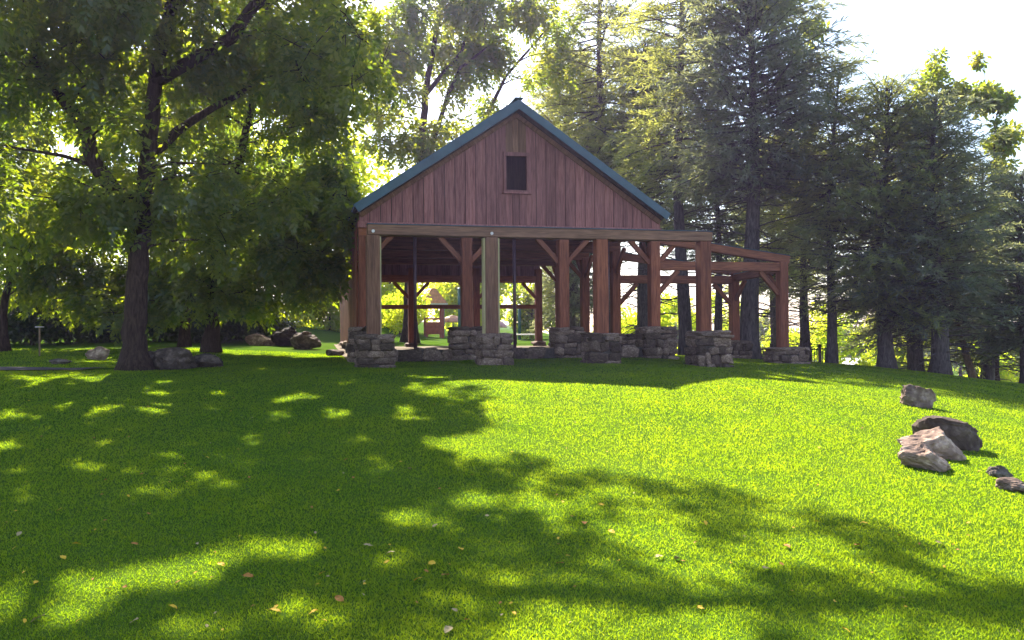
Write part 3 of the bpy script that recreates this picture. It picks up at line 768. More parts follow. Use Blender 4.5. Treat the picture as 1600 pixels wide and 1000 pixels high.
ex = [([T1[3], at(150, 262, g.y-.3), at(128, 195, g.y-.6), at(62, 112, g.y-1.0), at(-40, 50, g.y-1.2)], .19, .07),
      ([T1[5], at(360, 60, g.y-.2), at(450, -60, g.y-.6), Vector((-4.0, 15.5, 9.0)), Vector((-1.4, 16.0, 9.8)), Vector((.4, 17.5, 10.6))], .15, .04),
      ([T1[4], at(300, 190, g.y+.8), at(400, 130, g.y+1.4), at(520, 80, g.y+1.2)], .12, .03),
      ([T1[6], at(330, -40, g.y-1.2), Vector((-6.2, 14.5, 9.2))], .12, .04),
      ([at(62, 112, g.y-1.0), at(20, -60, g.y-2), Vector((-9.8, 13.2, 9.2))], .09, .03)]
broadleaf('hickory_tree', 'big dark leafy tree with thick trunk and bent limb on the left', T1, .27, cl, ('compound', 74, 3, .30, .155, .074, .5, .33), 'leaf_dark', 1, 'bark', ex, gaps=True)

# second shade tree between it and the pavilion
q = hit(330, 553); Yb = 24.5; b2 = Vector((at(330, 500, Yb).x, Yb, gz(at(330,500,Yb).x, Yb)))
T2 = [b2, at(332, 480, Yb), at(340, 380, Yb), at(372, 260, Yb), at(400, 140, Yb), at(420, 0, Yb)]
cl = ell_clumps(r1, [E(400, 330, Yb, 160, 110, 2.4, 34, .6, 1.0), E(480, 400, Yb-.5, 80, 70, 1.4, 14, .5, .8), E(400, 140, Yb, 170, 120, 2.6, 34, .6, 1.05), E(520, 260, Yb-1, 50, 110, 1.2, 14, .5, .8), E(300, 420, Yb, 110, 70, 1.6, 14, .5, .85), E(420, -40, Yb, 190, 110, 2.6, 26, .7, 1.1), E(420, 455, Yb+.5, 120, 34, 1.2, 14, .45, .7), E(540, 330, Yb-2.6, 28, 60, .5, 6, .35, .55), E(505, 420, Yb-1.5, 50, 50, .8, 10, .4, .6), E(250, 470, Yb, 130, 26, 1.2, 12, .4, .65)])
broadleaf('shade_tree', 'dense dark shade tree between the big left tree and the pavilion', T2, .21, cl, ('compound', 66, 3, .32, .18, .088, .45, .33), 'leaf_dark', 2, 'bark', gaps=True)
# a thin trunk behind it
Yb = 27.0; b3 = Vector((at(288, 500, Yb).x, Yb, 0)); b3.z = gz(b3.x, Yb)
T3 = [b3, at(290, 470, Yb), at(284, 380, Yb), at(270, 250, Yb), at(262, 120, Yb)]
cl = ell_clumps(r1, [E(180, 330, Yb, 150, 100, 1.8, 26, .6, 1.0), E(230, 140, Yb, 150, 120, 2.2, 26, .6, 1.1), E(120, 440, Yb, 110, 50, 1.5, 14, .5, .8), E(200, 455, Yb, 150, 42, 1.4, 18, .5, .8)])
broadleaf('slim_shade_tree', 'slim dark trunk just right of the big left trunk', T3, .15, cl, ('compound', 56, 3, .32, .19, .092, .45, .33), 'leaf_dark', 3, 'bark', gaps=True)
# far-left leaning tree at the frame edge
Yb = 25.0; b4 = Vector((at(6, 520, Yb).x, Yb, 0)); b4.z = gz(b4.x, Yb)
T4 = [b4, at(4, 490, Yb), at(14, 440, Yb), at(20, 340, Yb), at(10, 200, Yb)]
cl = ell_clumps(r1, [E(20, 330, Yb, 130, 110, 2, 24, .6, 1.0), E(0, 140, Yb, 150, 130, 2.2, 24, .7, 1.1), E(90, 445, Yb+1, 80, 40, 1.2, 10, .45, .7)])
broadleaf('leaning_tree', 'thin leaning tree at the left edge of the photo', T4, .14, cl, ('compound', 56, 3, .32, .19, .092, .45, .33), 'leaf_dark', 4, 'bark', gaps=True)
# dark hedge shrubs low on the left
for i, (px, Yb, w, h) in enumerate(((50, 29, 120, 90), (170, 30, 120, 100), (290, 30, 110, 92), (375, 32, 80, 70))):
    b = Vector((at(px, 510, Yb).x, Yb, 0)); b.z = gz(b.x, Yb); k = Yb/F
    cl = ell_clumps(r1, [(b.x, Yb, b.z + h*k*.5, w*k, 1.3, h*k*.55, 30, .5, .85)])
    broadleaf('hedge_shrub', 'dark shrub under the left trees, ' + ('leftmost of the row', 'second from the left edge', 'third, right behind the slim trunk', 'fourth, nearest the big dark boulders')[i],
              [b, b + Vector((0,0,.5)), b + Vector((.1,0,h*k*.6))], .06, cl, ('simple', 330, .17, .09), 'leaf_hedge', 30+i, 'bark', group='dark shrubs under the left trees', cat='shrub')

# tall broadleaf behind the pavilion
Yb = 40.0; b5 = Vector((at(640, 500, Yb).x, Yb, 0)); b5.z = gz(b5.x, Yb)
T5 = [b5, at(640, 440, Yb), at(648, 320, Yb), at(660, 230, Yb), at(664, 150, Yb), at(676, 80, Yb), at(700, -40, Yb)]
cl = ell_clumps(r1, [E(600, 130, Yb-1, 75, 120, 2.5, 24, .7, 1.2), E(680, 60, Yb, 100, 70, 2.5, 18, .7, 1.1), E(650, 260, Yb, 70, 60, 2.0, 12, .6, 1.0), E(770, 40, Yb, 90, 60, 2.5, 16, .7, 1.1), E(760, 170, Yb, 80, 70, 2, 15, .6, 1.0), E(850, 70, Yb+1, 50, 80, 2, 12, .6, .9), E(700, -30, Yb, 160, 30, 2.5, 12, .7, 1.1)])
ex = [([T5[4], at(700, 105, Yb), at(722, 80, Yb), at(735, 20, Yb)], .13, .05), ([at(640, 330, Yb), at(702, 145, Yb-.5), at(720, 105, Yb-.6), at(760, 75, Yb-.6)], .14, .05), ([at(700, 300, Yb+1), at(770, 160, Yb+1), at(790, 120, Yb+1), at(850, 50, Yb+1)], .13, .05)]
broadleaf('tall_ash_tree', 'tall airy yellow-green tree rising behind the pavilion roof', T5, .30, cl, ('compound', 48, 3, .45, .26, .125, .5, .42), 'leaf_mid', 5, 'bark', ex)

# sunlit trees standing farther back on the left and behind the pavilion
BT = [(60, 52, 120, 250, 200, 'leftmost of the sunlit trees glimpsed behind the dark left trees'), (250, 56, 120, 230, 210, 'sunlit tree glimpsed behind the big left trunk'),
      (420, 52, 110, 260, 200, 'sunlit tree glimpsed behind the second shade tree'), (545, 48, 70, 330, 150, 'bright yellow-green tree against the pavilion left eave'),
      (610, 58, 60, 455, 60, 'bright low tree seen through the left bay of the pavilion'), (745, 62, 70, 440, 80, 'bright green tree seen through the middle bay of the pavilion')]
for i, (px, Yb, w, cy, h, lab) in enumerate(BT):
    b = Vector((at(px, 500, Yb).x, Yb, 0)); b.z = gz(b.x, Yb)
    cl = ell_clumps(r1, [E(px, cy, Yb, w, h, 3, 34, .9, 1.6), E(px-w*.3, min(cy+h*.7, 480), Yb-1, w*.8, h*.3, 2, 10, .7, 1.1)])
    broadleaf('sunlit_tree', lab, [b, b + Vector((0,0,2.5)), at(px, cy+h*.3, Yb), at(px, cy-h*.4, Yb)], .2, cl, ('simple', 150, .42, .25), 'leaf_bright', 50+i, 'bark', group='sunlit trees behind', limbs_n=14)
# bright bushes low behind
BU = [(515, 44, 45, 40, 470, 'leaf_bright', 'bright green bush left of the pavilion posts'), (430, 45, 60, 30, 500, 'leaf_bright', 'bright low bush behind the big dark boulders'), (625, 50, 50, 40, 490, 'leaf_bright', 'bright bush behind the left bay of the pavilion'),
      (730, 66, 45, 35, 500, 'leaf_bright', 'bright bush right of the playground tower'), (830, 48, 34, 42, 470, 'leaf_mid', 'drooping green bush seen through the third bay'), 
      (1000, 44, 45, 45, 480, 'leaf_bright', 'yellow-green bush left of the lean-to post'), (1060, 52, 60, 42, 495, 'leaf_bright', 'yellow-green bush under the lean-to rafters'), (1120, 58, 50, 44, 490, 'leaf_bright', 'yellow-green bush behind the front corner post'),
      (1215, 60, 45, 36, 520, 'leaf_bright', 'yellow-green bush behind the metal fence'), (1265, 46, 50, 60, 500, 'leaf_bright', 'tall yellow-green bush right of the lean-to'), (1345, 44, 60, 46, 530, 'leaf_bright', 'pale yellow-green bush between the two leaning pine trunks'),
      (1430, 42, 55, 36, 545, 'leaf_mid', 'dull green bush left of the straight pine trunk'), (1570, 46, 50, 40, 540, 'leaf_bright', 'bright bush at the right edge under the pines')]
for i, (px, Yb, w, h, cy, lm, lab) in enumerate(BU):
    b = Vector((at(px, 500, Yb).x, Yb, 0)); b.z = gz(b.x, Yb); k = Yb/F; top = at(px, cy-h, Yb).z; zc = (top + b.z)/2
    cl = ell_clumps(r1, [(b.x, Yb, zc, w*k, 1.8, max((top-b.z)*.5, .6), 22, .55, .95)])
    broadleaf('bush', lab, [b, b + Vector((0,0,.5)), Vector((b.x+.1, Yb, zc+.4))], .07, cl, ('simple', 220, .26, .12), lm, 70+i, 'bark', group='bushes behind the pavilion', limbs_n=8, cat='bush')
# far tree line in the valley
for i, (px, cy, h, w) in enumerate(((1150, 520, 24, 60), (1190, 515, 34, 50), (1240, 525, 26, 60), (1330, 530, 30, 70), (1420, 535, 28, 70), (1500, 540, 30, 70), (1580, 545, 34, 60), (1060, 515, 26, 60), (980, 510, 26, 60), (30, 480, 40, 60))):
    Yb = 95 + (i % 3)*9; b = Vector((at(px, 500, Yb).x, Yb, 0)); b.z = gz(b.x, Yb); k = Yb/F; top = at(px, cy-h, Yb).z; zc = max((top+b.z)/2, b.z+1)
    cl = ell_clumps(r1, [(b.x, Yb, zc, w*k*.8, 3, max((top-b.z)*.5, 1), 22, 1.2, 2.0)])
    broadleaf('far_tree', 'distant tree on the far horizon, ' + ('left of the lean-to back post', 'under the open lean-to corner', 'behind the fence', 'behind the pale roof', 'between the pine trunks', 'left of the pale dead trunk', 'at the right edge', 'behind the second lean-to post', 'behind the side posts of the pavilion', 'at the left edge')[i],
              [b, b + Vector((0,0,1.5)), Vector((b.x, Yb, zc+1))], .2, cl, ('simple', 160, .6, .3), 'leaf_mid', 110+i, 'bark', group='distant trees', limbs_n=5)

# conifers ---------------------------------------------------------------
def conifer_data(seed, H, hc, R, nb, droop=.10, dead=0, prof=.75, spray=(.24, .055), twd=8.0, r0=.2, lean=(0, 0), up=.5):
    rs = random.Random(seed); r_ = np.random.default_rng(seed); mb = MB()
    def axis(h): t = h / H; return Vector((lean[0]*t + .12*math.sin(h*.5+seed), lean[1]*t + .1*math.cos(h*.43+seed), h))
    a0 = axis(0)
    def axis0(h): return axis(h) - Vector((a0.x, a0.y, 0))
    pts = [axis0(H*i/18) for i in range(19)]; pts[0].z = -.3
    rad = [r0*(1-.93*(i/18)**.9)*(1.5 if i == 0 else 1.05) for i in range(19)]; mb.tube(pts, rad, 10)
    PP, DD, TT = [], [], []
    for b in range(nb):
        t = (b + rs.random()) / nb; t = t ** 1.1; az3 = rs.uniform(0, 6); h = hc + (H-hc)*t*.985; L = R*((1-t)**prof*.90+.10)*rs.uniform(.5, 1.25)*(1+.18*math.sin(az3+h*1.3))
        if t < .12: L *= .75
        az = b*2.39996 + rs.uniform(-.9, .9); el = (-.22 + (up+.22)*t**1.1) + rs.gauss(0, .22)
        o = Vector((math.cos(az), math.sin(az), 0)); p0 = axis0(h); n = 7
        path = []
        for i in range(n+1):
            s_ = i/n*L; path.append(p0 + o*s_*math.cos(el) + Vector((0, 0, s_*math.sin(el) - droop*s_*s_*(1-.35*i/n))) + Vector((rs.uniform(-1,1), rs.uniform(-1,1), rs.uniform(-.5,.5)))*.03*L*(i/n))
        br = .012 + .012*L; mb.tube(path, [br*(1-.8*i/n) for i in range(n+1)], 4, False)
        nt_ = max(3, int(L*twd)); side = Vector((-o.y, o.x, 0)); tone = rs.gauss(0, .14)
        for j in range(nt_):
            s_ = (.22 + .78*(j+rs.random())/nt_); p = interp(path, min(s_, .999)); sg = 1 if j % 2 else -1
            l = (.22 + .42*L*(1-s_)**.6)*rs.uniform(.6, 1.15); l = min(l, .95)
            d = (o*(.55+.5*s_) + side*sg*rs.uniform(.5, 1.0)*(1.15-s_) + Vector((0, 0, rs.uniform(-.6, .45)))).normalized()
            m_ = max(4, int(l/.034)); tt = (np.arange(m_)+r_.random(m_))/m_
            q = np.array(p) + np.outer(tt*l, np.array(d)); q[:, 2] -= (tt*l)**2*.28
            PP.append(q); dd = np.array(d) + r_.normal(0, .55, (m_, 3)) + np.array([0, 0, .10]); DD.append(dd); TT.append(np.full(m_, .42+tone) + r_.normal(0, .15, m_) + .25*s_*tt)
    for b in range(dead):
        h = rs.uniform(hc*.25, hc*1.15); az = rs.uniform(0, 6.283); L = R*rs.uniform(.35, .85); o = Vector((math.cos(az), math.sin(az), 0)); el = rs.uniform(-.35, .5); p0 = axis0(h)
        path = [p0 + o*(L*i/5) + Vector((0, 0, math.sin(el)*L*i/5 - .07*(L*i/5)**2)) + Vector((rs.uniform(-1,1), rs.uniform(-1,1), rs.uniform(-1,1)))*.05*L*(i/5) for i in range(6)]
        mb.tube(path, [.022*(1-.8*i/5)+.004 for i in range(6)], 4, False)
        for j in range(5):
            s_ = rs.uniform(.25, .95); p = interp(path, s_); d = (o + Vector((rs.gauss(0,.7), rs.gauss(0,.7), rs.gauss(-.1,.4)))).normalized(); mb.tube([p, p+d*L*.16, p+d*L*.3+Vector((0,0,-.04))], [.009, .006, .003], 3, False)
    P = np.concatenate(PP); D = unit(np.concatenate(DD)); T = np.clip(np.concatenate(TT), 0, 1); n = len(P)
    sd = unit(np.cross(D, r_.normal(size=(n, 3)) + np.array([0, 0, .8]))); k = r_.uniform(.7, 1.3, n)
    return mb.mesh('trunk', True), leaves_mesh('crown', P, D, sd, spray[0]*k, spray[1]*k, T, .12)
CON = {}
CON['pine'] = conifer_data(201, 13.0, 5.6, 2.9, 330, .02, 70, .42, (.21, .036), 5.2, r0=.30, up=.8)
CON['pine2'] = conifer_data(202, 12.0, 5.4, 2.2, 210, .05, 60, .5, (.21, .036), 5.2, r0=.22, lean=(.5, 0), up=.7)
CON['tall'] = conifer_data(203, 17.0, 6.0, 2.2, 240, .08, 34, .55, (.21, .036), 5.2, r0=.22, up=.6)
CON['low'] = conifer_data(205, 12.0, 2.7, 2.7, 300, .04, 34, .40, (.21, .036), 5.2, r0=.30, up=.8)
CON['cedar'] = conifer_data(204, 10.5, 2.2, 2.8, 300, .03, 26, .40, (.21, .036), 5.2, r0=.26, up=1.0)
CN = [ # px of foot, depth, kind, scale, spin, needle, label
 (1072, 31.0, 'tall', 1.12, 1.1, .3, 'needle', 'tall slim conifer with a bare lower trunk behind the lean-to'),
 (1170, 27.6, 'pine', 1.04, 1.1, 1.2, 'needle_blue', 'broad dark conifer with thick flared trunk behind the lean-to corner post'),
 (1122, 34.0, 'pine2', .95, 1.0, 2.0, 'needle_blue', 'thin conifer trunk just behind the lean-to back post'),
 (1262, 31.5, 'pine2', .86, 1.0, 4.4, 'needle', 'thin conifer right of the lean-to post, left of a close pair'),
 (1299, 26.6, 'pine2', .80, 1.0, 5.3, 'needle', 'straight grey conifer trunk, right of the close pair'),
 (1386, 25.6, 'cedar', .85, 1.15, 5.9, 'needle', 'conifer with a short leaning trunk above the highest slope rock'),
 (1468, 24.8, 'low', .70, 1.3, 2.5, 'needle_blue', 'dark wide conifer with a straight red-brown trunk at the right'),
 (1606, 27.0, 'cedar', .68, 1.4, .9, 'needle_blue', 'dark blue-green conifer cut by the right edge'),
 (1540, 31.0, 'low', .76, 1.2, 3.5, 'needle', 'conifer filling the gap between the two right-hand dark ones'),
 (1432, 30.5, 'low', .88, 1.2, 1.4, 'needle_blue', 'full feathery conifer behind and between the leaning and the straight trunks'),
 (945, 42.0, 'tall', 1.42, 1.1, 1.9, 'needle', 'very tall thin conifer rising behind the right roof slope'),
 (898, 46.0, 'pine', 1.25, 1.0, 4.6, 'needle', 'pale feathery conifer just right of the roof ridge'),
 (1010, 40.0, 'pine', 1.25, 1.0, 3.0, 'needle', 'broad conifer behind the right eave of the pavilion'),
 (893, 38.0, 'cedar', .72, 1.0, 2.2, 'needle_blue', 'small dark blue conifer seen through the right bay of the pavilion'),
 (1215, 40.0, 'pine', 1.0, 1.0, 4.1, 'needle', 'hazy conifer behind the broad dark one'),
]
for px, Yb, kind, sc_, wd, spin, nm, lab in CN:
    p = at(px, 540, Yb); z = gz(p.x, Yb); root = empty('conifer', (p.x, Yb, z), spin); tag(root, lab, 'tree', 'conifers on the right')
    root.scale = (sc_*wd, sc_*wd, sc_)
    tm, cm = CON[kind]
    link('trunk', tm, M['bark_grey'], root)
    o = link('crown', cm, None, root)
    if len(cm.materials) == 0: cm.materials.append(M[nm])
    o.material_slots[0].link = 'OBJECT'; o.material_slots[0].material = M[nm]
# broadleaf tops above the conifers
for i, (px, Yb, ells, lab) in enumerate((
    (1470, 33.0, [E(1450, 105, 33, 26, 34, .8, 7, .35, .6), E(1490, 150, 33, 24, 40, .8, 7, .35, .6), E(1430, 190, 33, 40, 40, 1, 8, .4, .7)], 'broadleaf tree whose leafy top shows above the right conifers'),
    (1555, 32.0, [E(1550, 150, 32, 34, 32, .8, 9, .3, .55), E(1530, 105, 32, 10, 18, .4, 2, .2, .35), E(1560, 230, 32, 30, 50, .8, 9, .35, .6)], 'broadleaf tree with a forked airy top near the right edge'),
    (1255, 33.0, [E(1262, 65, 33, 22, 36, .8, 7, .3, .55), E(1200, 20, 33, 50, 40, 1, 9, .4, .7)], 'broadleaf tree whose top shows right of the tallest conifer'))):
    b = Vector((at(px, 540, Yb).x, Yb, 0)); b.z = gz(b.x, Yb)
    broadleaf('broadleaf_tree', lab, [b, b + Vector((0,0,3)), at(px, 330, Yb), at(px, 190, Yb)], .16, ell_clumps(r1, ells), ('simple', 130, .24, .13, .5), 'leaf_mid', 150+i, 'bark', group='broadleaf tops above the conifers')

# a pale dead trunk leaning under the pines and a brushy thicket
p = at(1524, 590, 29); dz = gz(p.x, 29)
dt = empty('dead_trunk', (p.x, 29, dz)); tag(dt, 'pale leaning dead tree trunk beside the mauve boulder', 'tree trunk')
mb = MB(); mb.tube([(0,0,-.2),(-.1,0,.5),(-.3,0,1.3),(-.55,.1,2.4)], [.17,.14,.12,.07], 10); mb.tube([(-.3,0,1.3),(-.1,.1,1.7),(.15,.15,2.1)], [.06,.04,.02], 6)
mb.build('trunk', M['bark_pale'], dt, smooth=True)

# ------------------------------------------------------------------ fence, shed, playground, post
def fence(p, q, label, h=1.0, n=12):
    a = Vector((p[0], p[1], gz(*p))); b = Vector((q[0], q[1], gz(*q)))
    root = empty('iron_fence', a); tag(root, label, 'fence', 'dark fence behind the lean-to'); d = b - a
    for t in (0, .5, 1): MB().box(-.05,.05,-.05,.05,-.2,h+.12,.008).build('fence_post', M['iron'], root, d*t)
    for zz in (.18, h-.05): MB().bar(Vector((0,0,zz)), d + Vector((0,0,zz)), .04, .05).build('rail', M['iron'], root)
    me = MB().box(-.012,.012,-.012,.012,.08,h).mesh('picket'); me.materials.append(M['iron'])
    for i in range(1, n):
        if i*2 == n: continue
        link('picket', me, None, root, d*(i/n))
Yf = 30.0
xs = [at(px, 550, Yf).x for px in (1176, 1212, 1250, 1290)]
fence((xs[0]-.3, 33), (xs[1], 30.5), 'slanting dark fence section left of the lean-to corner post', 1.05)
fence((xs[1]+.15, 30.5), (xs[2], 30), 'dark fence section behind the lean-to corner post', 1.0)
fence((xs[2]+.1, 29.9), (xs[3], 29.0), 'dark fence section right of the lean-to corner post', 1.0)

p = at(1322, 575, 60); z = gz(p.x, 60)
sh = empty('small_shed', (p.x, 60, z)); tag(sh, 'small far building with a pale flat-pitched roof between the pine trunks', 'shed')
MB().box(-.9,1.3,-.8,.8,-.2,at(1322,571,60).z - z).build('wall', M['white'], sh)
hh = at(1322, 571, 60).z - z
MB().add([(-1.1,-1,hh+.004),(1.5,-1,hh+.004),(1.5,1,hh+.42),(-1.1,1,hh+.42),(-1.1,-1,hh+.08),(1.5,-1,hh+.08),(1.5,1,hh+.5),(-1.1,1,hh+.5)], [(3,2,1,0),(4,5,6,7),(0,1,5,4),(1,2,6,5),(2,3,7,6),(3,0,4,7)]).build('roof', M['white'], sh)

Yp = 54.0; p = at(678, 540, Yp); z = gz(p.x, Yp); k = Yp/F
pl = empty('playground_tower', (p.x, Yp, z), .2); tag(pl, 'small playground tower with orange pyramid roof and curved slide', 'playground tower')
ze = at(678, 474, Yp).z - z; za = at(678, 450, Yp).z - z; hw = .62
for a in (-1, 1):
    for b in (-1, 1): MB().box(-.08,.08,-.08,.08,-.1,ze,.01).build('post', M['play_red'], pl, (a*hw*.85, b*hw*.85, 0))
MB().add([(-hw*1.3,-hw*1.3,ze),(hw*1.3,-hw*1.3,ze),(hw*1.3,hw*1.3,ze),(-hw*1.3,hw*1.3,ze),(-.12,-.12,za),(.12,-.12,za),(.12,.12,za),(-.12,.12,za)], [(3,2,1,0),(4,5,6,7),(0,1,5,4),(1,2,6,5),(2,3,7,6),(3,0,4,7)]).build('roof', M['play_roof'], pl)
MB().box(-hw*1.35,hw*1.35,-hw*1.35,hw*1.35,ze-.14,ze-.004).build('roof_trim', M['white'], pl)
MB().box(-hw*.76,hw*.76,-hw*.76,hw*.76,1.15,1.27).build('deck', M['play_red'], pl)
MB().box(-hw*.76,hw*.76,-hw*.98,-hw*.90,.2,1.0).build('panel', M['play_red'], pl)
sl = MB(); pr = []
for i in range(9):
    t = i/8; x = -hw*.95 - 1.75*t; zz = 1.2*(1-t)**1.5*(1 - .0*t) + .12; pr.append((x, -.2, zz))
for i in range(8):
    a, b = pr[i], pr[i+1]
    sl.add([(a[0],-.35,a[2]),(b[0],-.35,b[2]),(b[0],.25,b[2]),(a[0],.25,a[2]),(a[0],-.35,a[2]-.06),(b[0],-.35,b[2]-.06),(b[0],.25,b[2]-.06),(a[0],.25,a[2]-.06)], [(0,1,2,3),(7,6,5,4),(0,4,5,1),(2,6,7,3)])
    for yy in (-.4, .252): sl.add([(a[0],yy,a[2]-.06),(b[0],yy,b[2]-.06),(b[0],yy+.048,b[2]-.06),(a[0],yy+.048,a[2]-.06),(a[0],yy,a[2]+.2),(b[0],yy,b[2]+.2),(b[0],yy+.048,b[2]+.2),(a[0],yy+.048,a[2]+.2)], [(3,2,1,0),(4,5,6,7),(0,1,5,4),(2,3,7,6),(1,2,6,5),(3,0,4,7)])
sl.build('slide', M['play_slide'], pl)
def play_pole(px, Y, ytop, label):
    p = at(px, 540, Y); z = gz(p.x, Y); o = empty('play_pole', (p.x, Y, z)); tag(o, label, 'pole', 'teal poles in the playground')
    h = at(px, ytop, Y).z - z
    MB().tube([(0,0,-.2),(0,0,h)], .09, 10).build('shaft', M['play_teal'], o, smooth=True); MB().tube([(0,0,h),(0,0,h+.06),(0,0,h+.1)], [.12,.12,.05], 10).build('cap', M['play_teal'], o)
play_pole(693, 55, 485, 'teal pole right beside the playground tower'); play_pole(718, 50, 452, 'taller teal pole left of the grey front post'); play_pole(812, 46, 478, 'teal pole behind the middle steel column')
def parasol(px, Y, ytop, wpx, label):
    p = at(px, 540, Y); z = gz(p.x, Y); k = Y/F; o = empty('play_canopy', (p.x, Y, z)); tag(o, label, 'canopy', 'small play canopies')
    h = at(px, ytop, Y).z - z; R = wpx*k/2
    mb = MB(); rings = [(0.0, h), (R*.5, h-.12), (R*.85, h-.3), (R, h-.5)]; n_ = 16
    vs = [(0,0,h)] + [(r*math.cos(6.2832*j/n_), r*math.sin(6.2832*j/n_), zz) for r, zz in rings[1:] for j in range(n_)] ; fs = [(0, 1+j, 1+(j+1)%n_) for j in range(n_)]
    for i_ in range(2): fs += [(1+i_*n_+j, 1+(i_+1)*n_+j, 1+(i_+1)*n_+(j+1)%n_, 1+i_*n_+(j+1)%n_) for j in range(n_)]
    c = mb.add(vs, fs).build('cover', M['play_pink'], o, smooth=True); md = c.modifiers.new('thickness', 'SOLIDIFY'); md.thickness = .04
    MB().tube([(0,0,-.2),(0,0,h-.02)], .06, 8).build('shaft', M['play_teal'], o)
parasol(708, 58, 492, 42, 'pale pink play canopy right of the playground tower'); parasol(776, 56, 500, 34, 'small pink play canopy just right of the grey front post')
p = at(822, 541, 37); z = gz(p.x, 37); pt = empty('low_table', (p.x, 37, z)); tag(pt, 'low pale table top behind the middle bay of the pavilion', 'table')
MB().box(-.55,.55,-.35,.35,.38,.44,.008).build('table_top', M['white'], pt)
for a in (-1, 1):
    for b in (-1, 1): MB().box(-.04,.04,-.04,.04,-.1,.376).build('leg', M['iron'], pt, (a*.45, b*.26, 0))

p = hit(62, 556); st = empty('garden_post', (p.x, p.y, p.z)); tag(st, 'thin post with a small flat top standing under the left trees', 'post')
h = at(62, 511, p.y).z - p.z
MB().tube([(0,0,-.2),(0,0,h-.01)], .022, 8).build('shaft', M['bark_pale'], st); MB().box(-.09,.09,-.07,.07,h-.008,h+.014,.004).build('top_plate', M['white'], st)

# ------------------------------------------------------------------ lawn grass
def build_grass():
    r_ = np.random.default_rng(5); n = 950000
    y = 3.2 * (26 / 3.2) ** r_.random(n)
    half = y * 0.68 + 1.2; x = (r_.random(n)*2-1) * half
    # not inside the pavilion or on the path
    c, s_ = math.cos(RAD(YAW)), math.sin(RAD(YAW)); dx, dy = x - P0.x, y - P0.y; u = dx*c + dy*s_; v_ = -dx*s_ + dy*c
    keep = ~((u > -.1) & (u < W3+.2) & (v_ > ROW['B']-.2)) & ~((x < -8.6) & (abs(y-17.95) < .5))
    x, y = x[keep], y[keep]; n = len(x); z = ground(x, y)
    sc_ = (y / 5.0) ** .62
    patch = .5 + .22*np.sin(x*1.3+np.sin(y*.9)*2)*np.sin(y*1.1+x*.4) + .18*np.sin(x*4.1+np.sin(y*3.3)*1.7)*np.sin(y*3.7-x*1.9) + .14*np.sin(x*11+np.sin(y*9)*2)*np.sin(y*10+x*5)
    h = r_.uniform(.008, .026, n) * np.where(r_.random(n) < .04, 1.6, 1.0) * (.8+.4*patch) * (1 + .12*(sc_-1)); w = .0034 * sc_ * r_.uniform(.7, 1.4, n)
    az = r_.random(n)*6.2832; lean = np.abs(r_.normal(.7, .5, n)); d = np.stack([np.cos(az), np.sin(az), np.zeros(n)], 1)
    a2 = r_.random(n)*6.2832; sd = np.stack([np.cos(a2), np.sin(a2), np.zeros(n)], 1)
    P = np.stack([x, y, z - .004], 1); V = np.empty((n, 3, 3), np.float32)
    V[:, 0] = P - sd*w[:, None]; V[:, 1] = P + sd*w[:, None]; V[:, 2] = P + d*(h*lean)[:, None] + np.array([0,0,1.0])*h[:, None]
    tint = np.clip(r_.normal(.38, .11, n) + .5*(patch-.5) + np.where(r_.random(n) < .03, .6, 0), 0, 1)
    me = mesh_np('lawn_grass', V.reshape(-1, 3), np.arange(n*3, dtype=np.int32).reshape(n, 3), False, np.repeat(tint, 3))
    o = link('lawn_grass', me, M['grass']); tag(o, 'short mown grass blades covering the lawn', 'grass', kind='stuff')
build_grass()

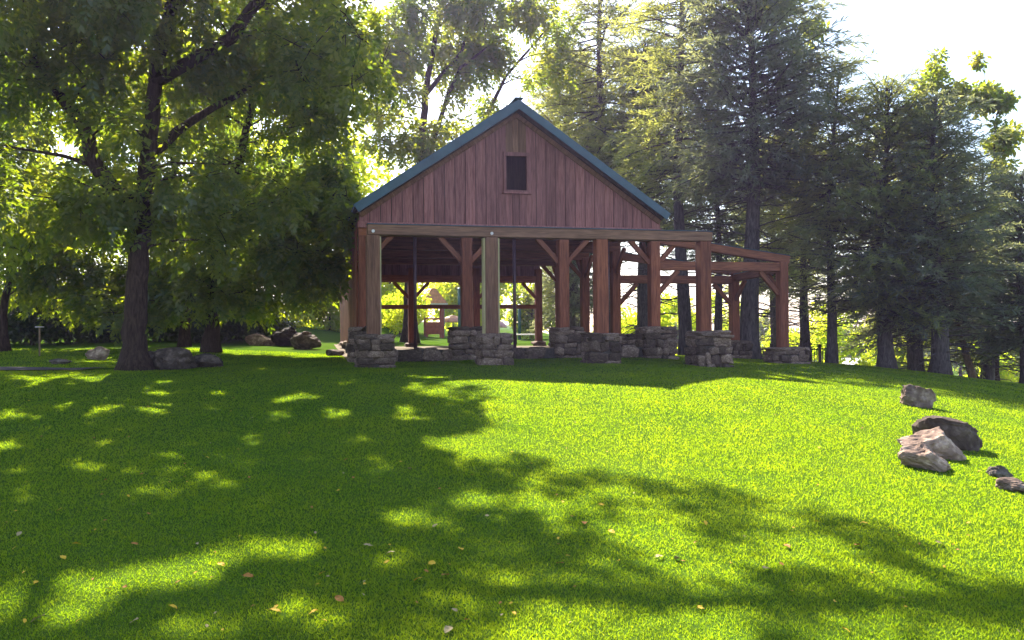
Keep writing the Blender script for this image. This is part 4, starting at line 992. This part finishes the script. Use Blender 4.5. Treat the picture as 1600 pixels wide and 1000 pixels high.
# fallen leaves
def leaf_shape(seed, mat):
    rs = random.Random(seed); n = 6; vs = []; fs = []
    for i in range(n+1):
        t = i/n; w = .36*math.sin(math.pi*min(1, t*.94+.03))**.8*(1-.25*t); zc = .10*math.sin(t*3.1)*rs.uniform(.6, 1.3)
        vs += [(t-.5, -w, zc+.12*rs.random()), (t-.5, 0, zc), (t-.5, w, zc+.12*rs.random())]
    for i in range(n):
        for k in range(2): a = i*3+k; fs.append((a, a+3, a+4, a+1))
    vs += [(-.5, .015, .0), (-.5, -.015, 0), (-.82, 0, .06)]; fs.append((len(vs)-3, len(vs)-2, len(vs)-1))
    me = bpy.data.meshes.new('fallen_leaf'); me.from_pydata(vs, [], fs); me.update(); me.materials.append(mat); return me
KL = [('fallen_yellow', 'yellow fallen leaf lying on the mown lawn'), ('fallen_brown', 'orange-brown fallen leaf lying on the mown lawn'), ('fallen_pale', 'pale straw-coloured fallen leaf lying on the mown lawn')]
LM = [[leaf_shape(10*i+j, M[k]) for j in range(3)] for i, (k, _) in enumerate(KL)]
rs = random.Random(99)
spots = [(270,955,0),(430,962,0),(700,990,2),(675,885,0),(388,905,1),(98,876,0),(1030,875,2),(1058,878,2),(1102,821,0),(940,793,0),(955,835,0),(680,825,2),(720,862,0),(575,857,2),(610,868,2),(345,888,0),(490,963,0),(530,942,1),(60,972,2),(210,976,2),(653,911,0),(696,904,1),(1197,893,2),(1350,822,0),(1230,858,1),(1468,853,2),(1095,957,0),(913,821,1),(1340,857,1),(120,855,0),(210,855,1),(30,838,2),(640,735,2),(875,885,1)]
for _ in range(170):
    py = 600 + 400*rs.random()**1.1; px = rs.uniform(5, 1595) if rs.random() < .55 else rs.uniform(5, 900); spots.append((px, py, rs.choice((0,0,1,1,2))))
for i, (px, py, kd) in enumerate(spots):
    p = hit(px, py); s_ = rs.uniform(.048, .072) if i < 34 else rs.uniform(.018, .042)
    o = link('fallen_leaf', rs.choice(LM[kd]), None, None, (p.x, p.y, gz(p.x, p.y)+.017), (rs.uniform(-.5,.5), rs.uniform(-.5,.5), rs.uniform(0, 6.28)), (s_, s_, s_))
    tag(o, KL[kd][1], 'leaf', ('yellow', 'brown', 'pale')[kd] + ' leaves fallen on the lawn')

# ------------------------------------------------------------------ violet air volume added in place of the lens-flare veil
m, nt, out = new_mat('flare_haze_air')
pv = N(nt, 'ShaderNodeVolumePrincipled'); pv.inputs['Color'].default_value = (0.66, 0.55, 1.0, 1); pv.inputs['Density'].default_value = FLARE_HAZE; pv.inputs['Anisotropy'].default_value = 0.5
nt.links.new(pv.outputs[0], out.inputs['Volume'])
hz = MB().box(-330, 330, -20, 460, -12, 26).build('flare_haze', m); tag(hz, kind='stuff')
